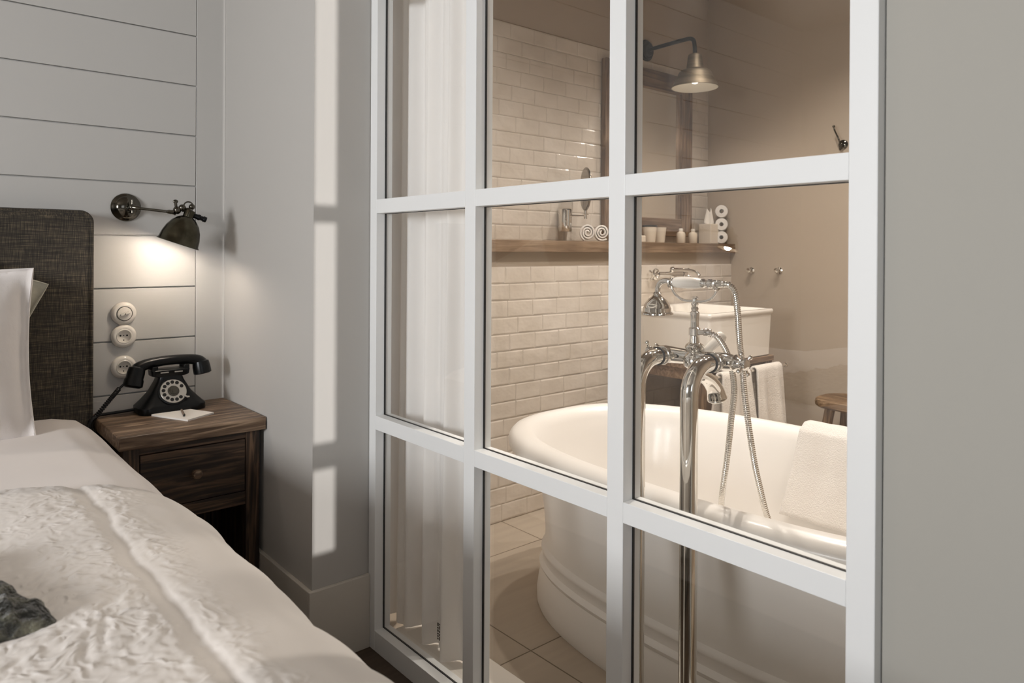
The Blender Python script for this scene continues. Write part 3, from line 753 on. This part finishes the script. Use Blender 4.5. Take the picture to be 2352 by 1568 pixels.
def knob_hook(y, z, label):
    t = thing('wall_hook', label, 'hook', (XB, y, z), 'round wall hooks')
    MB().lathe((XB, y, z), (-1, 0, 0), [(.018, 0), (.018, .004), (.008, .008), (.007, .022), (.013, .026), (.016, .034), (.013, .041), (.002, .044)], 24).build('knob', M['chrome'], t)
knob_hook(2.217, 1.048, 'round chrome hook on the taupe wall, left of the pair')
knob_hook(2.048, 1.052, 'round chrome hook on the taupe wall, right of the pair')
def robe_hook():
    y, z = 1.703, 1.705
    t = thing('robe_hook', 'dark chrome double robe hook high on the taupe wall at the partition edge', 'hook', (XB, y, z))
    MB().lathe((XB, y, z), (-1, 0, 0), [(.024, 0), (.024, .004), (.018, .008), (.006, .012)], 24).build('back_plate', M['dark_nickel'], t)
    k = MB(); k.tube(spline([(XB-.008, y, z-.005), (XB-.03, y, z-.012), (XB-.05, y, z+.02), (XB-.055, y+.018, z+.065), (XB-.052, y+.026, z+.088)], 6), .0042, 10); k.ball((XB-.052, y+.026, z+.09), .007)
    k.tube(spline([(XB-.01, y, z-.01), (XB-.035, y, z-.03), (XB-.045, y-.005, z-.012)], 6), .0042, 10); k.ball((XB-.045, y-.005, z-.01), .008); k.build('prong', M['dark_nickel'], t)
robe_hook()

# ------------------------------------------------------------------ bed
def bed():
    X0, X1 = -1.37, 0.455
    t = thing('bed', 'double bed with dark linen headboard and white fitted sheet', 'bed', (-.45, 1.4, 0))
    def hbring(y, s):
        x0, x1, z0, z1 = X0+s, X1-s, .12, 1.262-s; r = .03
        pts = [Vector((x0, y, z0)), Vector((x1, y, z0))]
        for k in range(7):
            a = PI/2*k/6; pts.append(Vector((x1-r+r*math.cos(a), y, z1-r+r*math.sin(a))))
        for k in range(7):
            a = PI/2+PI/2*k/6; pts.append(Vector((x0+r+r*math.cos(a), y, z1-r+r*math.sin(a))))
        return pts
    hb = MB().loft([hbring(HB-.003, .004), hbring(HB-.006, 0), hbring(2.488, 0), hbring(2.480, .005), hbring(2.477, .02)], smooth=True).build('headboard', M['headboard'], t)
    path = [(X1-.002, 2.482, .13), (X1-.002, 2.482, 1.21)]
    path += [(X1-.034+.032*math.cos(a), 2.482, 1.228+.032*math.sin(a)) for a in [PI/2*k/8 for k in range(9)]]
    path += [(X0+.034+.032*math.cos(a), 2.482, 1.228+.032*math.sin(a)) for a in [PI/2+PI/2*k/8 for k in range(9)]] + [(X0+.002, 2.482, .13)]
    MB().tube(path, .006, 10).build('piping', M['headboard'], hb)
    def mfn(u, v):
        prof = [(X0-.02, .22), (X0-.02, .5), (X0+.0, .60), (X0+.05, .655), (X0+.2, .668), (-.45, .670), (.25, .670), (.34, .668), (.40, .655), (.437, .625), (.456, .575), (.462, .50), (.462, .36), (.455, .22)]
        s_ = u*(len(prof)-1); i = min(int(s_), len(prof)-2); f = s_-i; f2 = f
        x = prof[i][0]*(1-f)+prof[i+1][0]*f; z = prof[i][1]*(1-f)+prof[i+1][1]*f
        y = -.15+2.625*v; e = max(0, (v-.965)/.035); z -= .03*e*e
        z += .006*noise.noise(Vector((x*5, y*5, z*3)))
        return (x, y, z)
    MB().grid(mfn, 90, 80).build('mattress_sheet', M['sheet'], t, autosmooth=False)
    MB().box(X0+.02, X1-.03, -.1, 2.47, .05, .24).build('bed_base', M['headboard'], t, bevel=.01)
    for x in (X0+.1, X1-.15):
        for y in (0.0, 2.3): MB().box(x, x+.06, y, y+.06, 0, .05).build('leg', M['dark_wood_Z'], t)
bed()

def duvet_mat():
    m = bpy.data.materials.new('crinkled_cotton'); m.use_nodes = True; nt = m.node_tree; b = nt.nodes['Principled BSDF']
    b.inputs['Base Color'].default_value = srgb((226, 219, 212)); b.inputs['Roughness'].default_value = .75; b.inputs['Sheen Weight'].default_value = .2
    tc = nt.nodes.new('ShaderNodeTexCoord'); at = nt.nodes.new('ShaderNodeAttribute'); at.attribute_name = 'crinkle'
    w1 = nt.nodes.new('ShaderNodeTexNoise'); w1.inputs['Scale'].default_value = 14; w1.inputs['Detail'].default_value = 2
    nt.links.new(tc.outputs['Object'], w1.inputs['Vector'])
    ad = nt.nodes.new('ShaderNodeVectorMath'); ad.operation = 'MULTIPLY_ADD'; ad.inputs[1].default_value = (.12, .12, .12)
    nt.links.new(w1.outputs['Color'], ad.inputs[0]); nt.links.new(tc.outputs['Object'], ad.inputs[2])
    n = nt.nodes.new('ShaderNodeTexNoise'); n.noise_type = 'RIDGED_MULTIFRACTAL'; n.inputs['Scale'].default_value = 48; n.inputs['Detail'].default_value = 5
    nt.links.new(ad.outputs[0], n.inputs['Vector'])
    mu = nt.nodes.new('ShaderNodeMath'); mu.operation = 'MULTIPLY'
    nt.links.new(n.outputs[0], mu.inputs[0]); nt.links.new(at.outputs['Fac'], mu.inputs[1])
    bp = nt.nodes.new('ShaderNodeBump'); bp.inputs['Strength'].default_value = 1.0; bp.inputs['Distance'].default_value = .006
    nt.links.new(mu.outputs[0], bp.inputs['Height']); nt.links.new(bp.outputs[0], b.inputs['Normal'])
    return m
M['duvet'] = duvet_mat()
def duvet():
    prof = [(-1.55, .30), (-1.54, .50), (-1.50, .62), (-1.40, .685), (-1.2, .700), (-.8, .703), (-.3, .703), (.1, .703), (.25, .700), (.34, .690), (.405, .668), (.452, .632), (.481, .585), (.494, .52), (.498, .42), (.490, .30)]
    P = spline([(a, 0, b) for a, b in prof], 10); L = [0]
    for q, r in zip(P[:-1], P[1:]): L.append(L[-1]+(r-q).length)
    # denser sampling on the near side of the bed
    us = []; s = 0.0
    while s < L[-1]:
        us.append(s); s += 0.022 if s < 1.55 else 0.0042
    us.append(L[-1])
    pos = []; j = 0
    for s_ in us:
        while j < len(L)-2 and L[j+1] < s_: j += 1
        f = (s_-L[j])/max(1e-9, L[j+1]-L[j]); pos.append(P[j].lerp(P[j+1], f))
    nrm = []
    for i in range(len(pos)):
        d = (pos[min(i+1, len(pos)-1)]-pos[max(i-1, 0)]).normalized(); nrm.append(Vector((-d.z, 0, d.x)))
    NV = 520; Y0 = -.5; nv = NV
    def yend(x, z):
        e = 1.655
        if x > .12: e -= .17*min(1, (x-.12)/.36)**2.0
        e -= max(0, .60-z)*.75
        return e
    vs = []; mask = []; nu = len(pos)
    for j in range(nv+6):
        for i in range(nu):
            p = pos[i]; n = nrm[i]; ye = yend(p.x, p.z)
            v = min(1, j/(nv-1)); y = Y0+(ye-Y0)*v
            d = ye-y; drop = 0
            if d < .06: drop = .028*(1-d/.06)**2
            tuck = 0
            if j >= nv: tuck = (j-nv+1); drop = .028+.004*tuck; y = ye+.003*math.sin(tuck*.5)-max(0, tuck-3)*.008
            # broad softness
            h = .010*noise.noise(Vector((p.x*3.5, y*3.5, 0)))+.004*noise.noise(Vector((p.x*9, y*9, 4)))
            # crinkled quilting away from the hem; smoother band at the edge and beside the seam
            sx = .272+.022*noise.noise(Vector((y*2.2, 7, 0)))+.010*noise.noise(Vector((y*9, 3, 0)))
            ds = abs(p.x-sx); band = min(1, max(0, (.355+.05*noise.noise(Vector((y*7, 1, 1)))-p.x)/.05)) if p.z > .60 else 0
            band *= min(1, max(0, d/.03))
            near = .35+.65*min(1, max(0, (noise.noise(Vector((p.x*4+3, y*4, 9)))+.35)/.5))
            if p.x > -.15 and band > 0:
                q = Vector((p.x*44, y*34, 0)); wv = noise.noise_vector(q*.45)*1.6
                c = noise.hetero_terrain(q*.9+wv, .7, 2.2, 3, .6) if False else (1-abs(noise.noise(q+wv))*2)*.6+(1-abs(noise.noise(q*2.3+wv*1.7))*2)*.36
                h += band*near*.0046*c*min(1, max(.1, (ds-.004)/.02))
            fz = 1 if p.z > .62 else 0
            dx_ = p.x-sx-.003*noise.noise(Vector((y*55, 5, 5)))
            h -= .0062*math.exp(-(dx_/(.016 if dx_ < 0 else .0055))**2)*fz
            h += .0016*noise.noise(Vector((y*60, 2, 2)))*math.exp(-((p.x-sx-.012)/.008)**2)*fz
            mask.append(band*near*min(1, max(.15, (ds-.006)/.02)))
            # edge ripples on the hem
            if p.x > .3: h += .004*noise.noise(Vector((2, y*16, p.z*4)))*min(1, (p.x-.3)/.1)
            vs.append((p.x+n.x*h, y, p.z+n.z*h-drop*(1 if p.z > .5 else .5)))
    fs = [(j*nu+i, j*nu+i+1, (j+1)*nu+i+1, (j+1)*nu+i) for j in range(nv+5) for i in range(nu-1)]
    o = MB().add(vs, fs, True).build('duvet', M['duvet'], None, autosmooth=False)
    at = o.data.attributes.new('crinkle', 'FLOAT', 'POINT'); at.data.foreach_set('value', mask)
    tag(o, 'crinkled off-white quilted duvet spread over the bed in the foreground', 'duvet')
duvet()

def pillow(name, c, w_, h_, th, lean, yaw, material, label, flange=0.0, group=None, seed=0, tilt=0.0):
    t = thing(name, label, 'pillow', c, group)
    mb = MB(); N = 44
    def side(sg):
        def fn(u, v):
            a, b = u*2-1, v*2-1
            inner = 1-flange
            ea = min(1, abs(a)/inner); eb = min(1, abs(b)/inner)
            t_ = th*max(0, (1-ea**3.2))**.55*max(0, (1-eb**3.2))**.55
            k = 1-.05*(1-abs(a)**2)*abs(b)**4; k2 = 1-.05*(1-abs(b)**2)*abs(a)**4
            n = .010*noise.noise(Vector((a*2.5+seed, b*2.5, sg)))+.005*noise.noise(Vector((a*7+seed, b*7, sg*3)))
            return Vector((a*w_/2*k2, sg*(t_+.004)+n*.7, b*h_/2*k))
        return fn
    mb.grid(side(-1), N, N); n1 = len(mb.v); mb.grid(side(1), N, N)
    def bi(i, j): return j*N+i
    loop = [bi(i, 0) for i in range(N)]+[bi(N-1, j) for j in range(1, N)]+[bi(i, N-1) for i in range(N-2, -1, -1)]+[bi(0, j) for j in range(N-2, 0, -1)]
    for a, b in zip(loop, loop[1:]+loop[:1]): mb.f.append([a, b, b+n1, a+n1]); mb.sm.append(True)
    m = Matrix.Translation(c) @ Matrix.Rotation(yaw, 4, 'Z') @ Matrix.Rotation(lean, 4, 'X') @ Matrix.Rotation(tilt, 4, 'Y')
    mb.xf(m); mb.build('cover', material, t, autosmooth=False)
    pp = MB(); e = []
    for k in range(4):
        cs = [(-1, -1), (1, -1), (1, 1), (-1, 1)]; a, b = cs[k], cs[(k+1) % 4]
        for i in range(16):
            f = i/16; aa = a[0]*(1-f)+b[0]*f; bb = a[1]*(1-f)+b[1]*f
            e.append(m @ Vector((aa*w_/2*(1-.05*(1-abs(bb)**2)), 0, bb*h_/2*(1-.05*(1-abs(aa)**2)))))
    e.append(e[0]); pp.tube(e, .0042, 8).build('piping', material, t)
    return t
pillow('pillow', (-.05, 2.25, .868), .66, .46, .085, -.16, 0.0, M['linen_white'], 'white square pillow standing upright at the right side of the headboard', .08)
pillow('pillow', (-.95, 2.27, .868), .66, .46, .085, -.16, 0.0, M['linen_white'], 'white square pillow standing at the far side of the bed', .08, seed=5)
pillow('cushion', (.030, 2.412, .925), .46, .46, .040, -.06, 0.0, M['linen_green'], 'grey-green linen cushion tucked behind the white pillow', .05, seed=9, tilt=.40)

def throw():
    m = mat('tufted_throw', (34, 34, 26), 1.0, bump=((90, 90, 90), 1.0, 4, 0.02), var=((45, 45, 45), (146, 144, 124), 0.45, 0.75), sheen=.5)
    def fn(u, v):
        x = -.55+.70*u; y0 = .99+.0*u; y = 1.045+(.30)*v*(1-.0*u)-.055+.10*(1-u)*0
        x2 = x-.09*v*1.0; zt = .742
        ex = min(u, 1-u)/.06; ey = min(v, 1-v)/.10; e = min(1, ex)*min(1, ey); e = math.sqrt(max(0, e))
        n = .010*noise.noise(Vector((x*40, y*40, 0)))+.008*noise.noise(Vector((x*90, y*90, 3)))
        return (x2+n*.6, y+.12*(u-1)*.6+n*.5, .708+(.032+n)*e)
    mb = MB().grid(fn, 170, 80)
    o = mb.build('throw_blanket', m, None, autosmooth=False)
    tag(o, 'dark green tufted throw folded on the duvet in the lower left corner', 'blanket')
throw()

# ------------------------------------------------------------------ nightstand
def nightstand():
    x0, x1, y0, y1 = .478, .860, 2.198, 2.545
    t = thing('nightstand', 'dark worn wooden nightstand with one drawer beside the bed', 'nightstand', (.67, 2.37, 0))
    MB().box(.465, .872, 2.178, 2.555, .597, .635).build('tabletop', M['top_wood_X'], t, bevel=.003)
    for x in (x0, x1-.042):
        for y in (y0, y1-.04): MB().box(x, x+.042, y, y+.04, 0, .597).build('leg', M['dark_wood_Z'], t, bevel=.0015)
    MB().box(x0+.042, x1-.042, y0+.004, y0+.03, .574, .597).build('front_rail', M['dark_wood_X'], t, bevel=.001)
    MB().box(x0+.042, x1-.042, y0+.004, y0+.03, .372, .412).build('front_rail', M['dark_wood_X'], t, bevel=.001)
    b = MB()
    for x in (x0+.008, x1-.022): b.box(x, x+.014, y0+.04, y1-.04, .10, .597)
    b.box(x0+.03, x1-.03, y1-.02, y1-.008, .10, .597); b.build('side_panel', M['dark_wood_Z'], t)
    MB().box(x0+.022, x1-.022, y0+.03, y1-.02, .372, .384).build('drawer_bottom', M['dark_wood_X'], t)
    MB().box(x0+.02, x1-.02, y0+.01, y1-.02, .10, .118).build('shelf', M['dark_wood_X'], t, bevel=.001)
    d = MB().box(x0+.0445, x1-.0445, y0+.001, y0+.022, .4145, .5715).build('drawer', M['dark_wood_X'], t, bevel=.002)
    MB().lathe((.670, y0+.001, .497), (0, -1, 0), [(.010, 0), (.008, .004), (.007, .010), (.012, .015), (.0145, .021), (.012, .027), (.003, .030)], 24).build('knob', M['top_wood_X'], d)
nightstand()

# ------------------------------------------------------------------ telephone
def telephone():
    cx, cy, z0 = .674, 2.475, .6352
    t = thing('rotary_telephone', 'vintage black rotary telephone standing on the nightstand', 'telephone', (cx, cy, z0))
    prof = [(0, .098, .060, .0), (.004, .100, .062, .0), (.020, .099, .061, 0), (.026, .092, .057, .001), (.040, .078, .050, .003), (.060, .060, .041, .006), (.080, .049, .034, .008), (.095, .041, .030, .009), (.108, .036, .028, .010), (.113, .037, .028, .010)]
    R = [rrect(cx, cy+dy, z0+z, hx, hy, min(hx, hy)*.5, 5) for z, hx, hy, dy in prof]
    body = MB().loft(R); body.build('body', M['bakelite'], t)
    cr = MB(); cr.loft([rrect(cx, cy+.01, z0+.108, .045, .027, .012), rrect(cx, cy+.01, z0+.112, .056, .029, .012), rrect(cx, cy+.01, z0+.128, .058, .030, .012), rrect(cx, cy+.01, z0+.131, .055, .027, .012)])
    for sx in (-1, 1):
        for sy in (-1, 1): cr.box(cx+sx*.047-.008, cx+sx*.047+.008, cy+.01+sy*.024-.004, cy+.01+sy*.024+.004, z0+.128, z0+.142)
    cr.build('cradle', M['bakelite'], t, bevel=.002)
    k = MB()
    for sx in (-1, 1): k.box(cx+sx*.021-.012, cx+sx*.021+.012, cy-.0222, cy-.0195, z0+.121, z0+.1245)
    k.build('cradle_trim', M['silver'], t)
    # handset
    zh = z0+.146
    h = MB(); pts = spline([(cx-.103, cy+.006, zh-.020), (cx-.088, cy+.008, zh-.004), (cx-.055, cy+.010, zh+.006), (cx, cy+.010, zh+.011), (cx+.055, cy+.010, zh+.009), (cx+.088, cy+.008, zh+.003), (cx+.104, cy+.006, zh-.012)], 6)
    n = len(pts); h.tube(pts, [.0155+.005*abs(2*i/(n-1)-1)**2 for i in range(n)], 18, flat=1.15, ref=(0, 0, 1))
    hs = h
    hs.lathe((cx-.092, cy+.008, zh+.002), (-.28, -.15, -1), [(.012, 0), (.024, .008), (.026, .024), (.0255, .040), (.028, .045), (.029, .063), (.024, .067), (.020, .069)], 28)
    hs.lathe((cx+.096, cy+.008, zh+.004), (.14, -.15, -1), [(.012, 0), (.025, .006), (.0275, .022), (.0275, .036), (.0275, .044), (.022, .047)], 28)
    hs.build('handset', M['bakelite'], t)
    # dial
    c = Vector((cx, cy-.037, z0+.063)); nr = Vector((0, -.86, .52)).normalized(); up = Vector((0, .52, .86)); rt = Vector((1, 0, 0))
    MB().lathe(c-nr*.012, nr, [(.045, 0), (.044, .012), (.041, .014)], 40).build('dial_housing', M['bakelite'], t)
    dl = MB().lathe(c+nr*.002, nr, [(.0395, 0), (.0395, .0015), (.038, .003), (.018, .003)], 48); dial = dl.build('dial', M['silver'], t)
    hm = MB()
    for i in range(10):
        a = math.radians(62+27.5*i); p = c+nr*.0052+(rt*math.cos(a)+up*math.sin(a))*.0295
        hm.lathe(p, nr, [(.0056, 0), (.0056, .0006)], 18)
    for i in (10,):
        a = math.radians(28); p = c+nr*.0052+(rt*math.cos(a)+up*math.sin(a))*.0295; hm.lathe(p, nr, [(.0056, 0), (.0056, .0006)], 18)
    hm.build('finger_holes', M['hole'], dial)
    MB().lathe(c+nr*.005, nr, [(.0175, 0), (.0165, .002), (.0125, .002), (.012, .0035), (.006, .004), (.001, .004)], 32).build('dial_centre', M['dark_nickel'], dial)
    p = c+nr*.006+(rt*math.cos(-.6)+up*math.sin(-.6))*.034
    MB().tube([p, p+(rt*.8-up*.5).normalized()*.012, p+(rt*.8-up*.3).normalized()*.017], [.002, .003, .0028], 10).build('finger_stop', M['silver'], dial)
    # cords
    def coil(pts, r, R, turns, n=520):
        S = spline(pts, 30); m = len(S); out = []
        for i in range(n):
            f = i/(n-1)*(m-1); k_ = min(int(f), m-2); p_ = S[k_].lerp(S[k_+1], f-k_); T = (S[k_+1]-S[k_]).normalized()
            q = T.orthogonal().normalized(); b = T.cross(q); a = 2*PI*turns*i/(n-1)
            out.append(p_+(q*math.cos(a)+b*math.sin(a))*R)
        return MB().tube(out, r, 7)
    mb = MB().tube(spline([(cx-.118, cy+.002, zh-.048), (cx-.132, cy+.0, zh-.050), (cx-.146, cy+.0, zh-.062)], 6), .0038, 8)
    mb.build('cord_sleeve', M['rubber'], t)
    coil([(cx-.146, cy, zh-.062), (cx-.170, cy, z0+.055), (cx-.205, cy+.0, z0+.012), (cx-.228, cy+.01, z0-.02), (cx-.232, cy+.02, z0-.10)], .0027, .0048, 34).build('coiled_cord', M['rubber'], t)
    mb = MB().tube(spline([(cx-.09, cy+.02, z0+.010), (cx-.13, cy+.02, z0+.008), (cx-.17, cy+.018, z0+.007), (cx-.205, cy+.0, z0+.007), (cx-.226, cy-.01, z0-.012), (cx-.232, cy-.01, z0-.10)], 8), .0045, 8)
    mb.build('line_cord', M['rubber'], t)
telephone()

def notepad():
    z = .6352
    a, b, c_, d = Vector((.603, 2.408, 0)), Vector((.668, 2.266, 0)), Vector((.762, 2.320, 0)), Vector((.697, 2.445-.04, 0))
    mb = MB(); ps = [a, b, c_, a+c_-b]
    mb.add([p+Vector((0, 0, z)) for p in ps]+[p+Vector((0, 0, z+.005)) for p in ps], [(3, 2, 1, 0), (4, 5, 6, 7), (0, 1, 5, 4), (1, 2, 6, 5), (2, 3, 7, 6), (3, 0, 4, 7)])
    tag(mb.build('notepad', M['paper'], None), 'small white notepad lying in front of the telephone', 'notepad')
    t = thing('pencil', 'short pencil lying across the white notepad', 'pencil', (.68, 2.35, z+.0085))
    p0, p1 = Vector((.688, 2.398, z+.0088)), Vector((.673, 2.318, z+.0088)); d_ = (p1-p0).normalized()
    MB().cyl(p0, p1, .0035, 6).build('barrel', M['pencil'], t); MB().lathe(p1, d_, [(.0035, 0), (.0006, .012)], 8).build('tip', M['hole'], t)
notepad()

# ------------------------------------------------------------------ sockets and switch
def wall_plate(z, kind, label):
    x = .558; y = HB
    t = thing('wall_socket' if kind else 'rotary_switch', label, 'socket' if kind else 'light switch', (x, y, z), 'white porcelain plates' )
    n = (0, -1, 0)
    MB().lathe((x, y, z), n, [(.0365, 0), (.0375, .004), (.036, .010), (.031, .014), (.026, .016), (.0235, .0155), (.0235, .004)], 48, cap=False).build('cover_plate', M['porcelain'], t)
    if kind:
        ins = MB().lathe((x, y-.0155, z), n, [(.0235, .0), (.022, .0012), (.0195, .001), (.0190, -.009), (.0005, -.0095)], 40, cap=False).build('socket_insert', M['porcelain'], t)
        k = MB()
        for dx, dz, r in ((-.0095, .002, .0028), (.0095, .002, .0028), (0, .002, .0016), (0, -.0125, .0020)): k.lathe((x+dx, y-.0062, z+dz), n, [(r, 0), (r, .0006)], 14)
        k.build('pin_holes', M['hole'], ins)
    else:
        MB().lathe((x, y-.0155, z), n, [(.0215, 0), (.0205, .004), (.010, .0055), (.001, .0055)], 36).build('switch_disc', M['porcelain'], t)
        kk = MB().box(x-.014, x+.014, y-.028, y-.019, z-.0035, z+.0035)
        kk.xf(Matrix.Translation((x, 0, z)) @ Matrix.Rotation(-.35, 4, 'Y') @ Matrix.Translation((-x, 0, -z))); kk.build('toggle', M['porcelain'], t, bevel=.0015)
        MB().lathe((x, y-.027, z), n, [(.002, 0), (.0018, .002)], 12).build('screw', M['dark_nickel'], t)
wall_plate(.9435, 0, 'round white porcelain rotary switch, topmost of the three plates above the nightstand')
wall_plate(.871, 1, 'round white porcelain socket directly below the rotary switch')
wall_plate(.772, 1, 'lowest round white porcelain socket, partly behind the telephone')

# ------------------------------------------------------------------ bedside lamps
def bedside_lamp(px, sgn, label):
    x, y, z = px, HB, 1.283
    t = thing('bedside_lamp', label, 'wall lamp', (x, y, z), 'adjustable bedside wall lamps')
    dn, br = M['dark_nickel'], M['aged_brass']
    MB().lathe((x, y, z), (0, -1, 0), [(.043, 0), (.0445, .005), (.041, .010), (.037, .012), (.034, .017), (.026, .024), (.012, .028), (.002, .029)], 44).build('wall_plate', dn, t)
    k = MB(); k.cyl((x+sgn*.004, y-.026, z-.006), (x+sgn*.004, y-.052, z-.002), .006, 16); k.ball((x+sgn*.006, y-.054, z-.002), .010); k.cyl((x+sgn*.008, y-.052, z-.020), (x+sgn*.008, y-.052, z+.022), .0035, 10)
    j = Vector((x+sgn*.110, y-.150, z-.018)); s0 = Vector((x+sgn*.006, y-.054, z-.002)); dr = (j-s0).normalized()
    k.lathe(s0, dr, [(.0075, 0), (.0075, .024), (.005, .028)], 18); k.build('swivel', dn, t)
    MB().tube([s0+dr*.02, j], .0045, 14).lathe(j-dr*.03, dr, [(.0045, 0), (.007, .008), (.0075, .020), (.009, .028)], 16).build('arm', dn, t)
    # knuckle
    q = MB(); q.ball(j+Vector((sgn*.004, 0, .008)), .0125); q.cyl(j+Vector((sgn*.002, .0, .004)), j+Vector((-sgn*.002, -.004, .034)), .0042, 10); q.ball(j+Vector((-sgn*.002, -.004, .035)), .006, sc=(1.3, .6, 1))
    q.ball(j+Vector((sgn*.018, -.004, .016)), .011); q.torus(j+Vector((sgn*.036, -.006, .022)), (0.1*sgn, 1, 0), .0135, .0022)
    q.ball(j+Vector((sgn*.046, -.008, .020)), .0095); q.cyl(j+Vector((sgn*.018, 0, .010)), j+Vector((sgn*.048, -.010, .010)), .007, 14)
    q.build('knuckle', dn, t)
    ax = Vector((-sgn*.31, .10, -.94)).normalized(); top = j+Vector((sgn*.040, -.012, .006))
    MB().lathe(top, ax, [(.003, -.004), (.015, -.002), (.0165, .006), (.0165, .024), (.020, .027)], 28).build('lamp_holder', br, t)
    sd = Vector((sgn*.95, 0, -.31)).normalized(); p = top+ax*.010
    MB().lathe(p, sd, [(.008, .010), (.008, .026), (.0095, .028), (.0095, .034), (.0075, .036), (.0075, .044), (.0095, .046), (.009, .054), (.002, .056)], 18).build('switch_knob', M['bakelite'], t)
    s1 = top+ax*.020
    MB().lathe(s1, ax, [(.018, 0), (.030, .008), (.042, .022), (.052, .042), (.058, .064), (.0605, .084), (.0635, .087), (.065, .089), (.0635, .090), (.061, .088)], 56, cap=False).build('lamp_shade', br, t)
    MB().lathe(s1, ax, [(.0005, .0045), (.028, .010), (.040, .024), (.050, .043), (.056, .064), (.0590, .086)], 48, cap=False).build('shade_lining', M['shade_white'], t)
    bc = s1+ax*.052
    MB().ball(bc, .020).build('bulb', M['bulb'], t)
    l = bpy.data.lights.new('bedside_glow', 'POINT'); l.energy = 2.3; l.color = LAMP; l.shadow_soft_size = .02
    lo = bpy.data.objects.new('bedside_glow', l); COL.objects.link(lo); lo.location = bc+ax*.024
bedside_lamp(.563, 1, 'dark nickel bedside lamp on the board wall above the nightstand')
bedside_lamp(-1.47, -1, 'dark nickel bedside lamp on the far side of the bed')
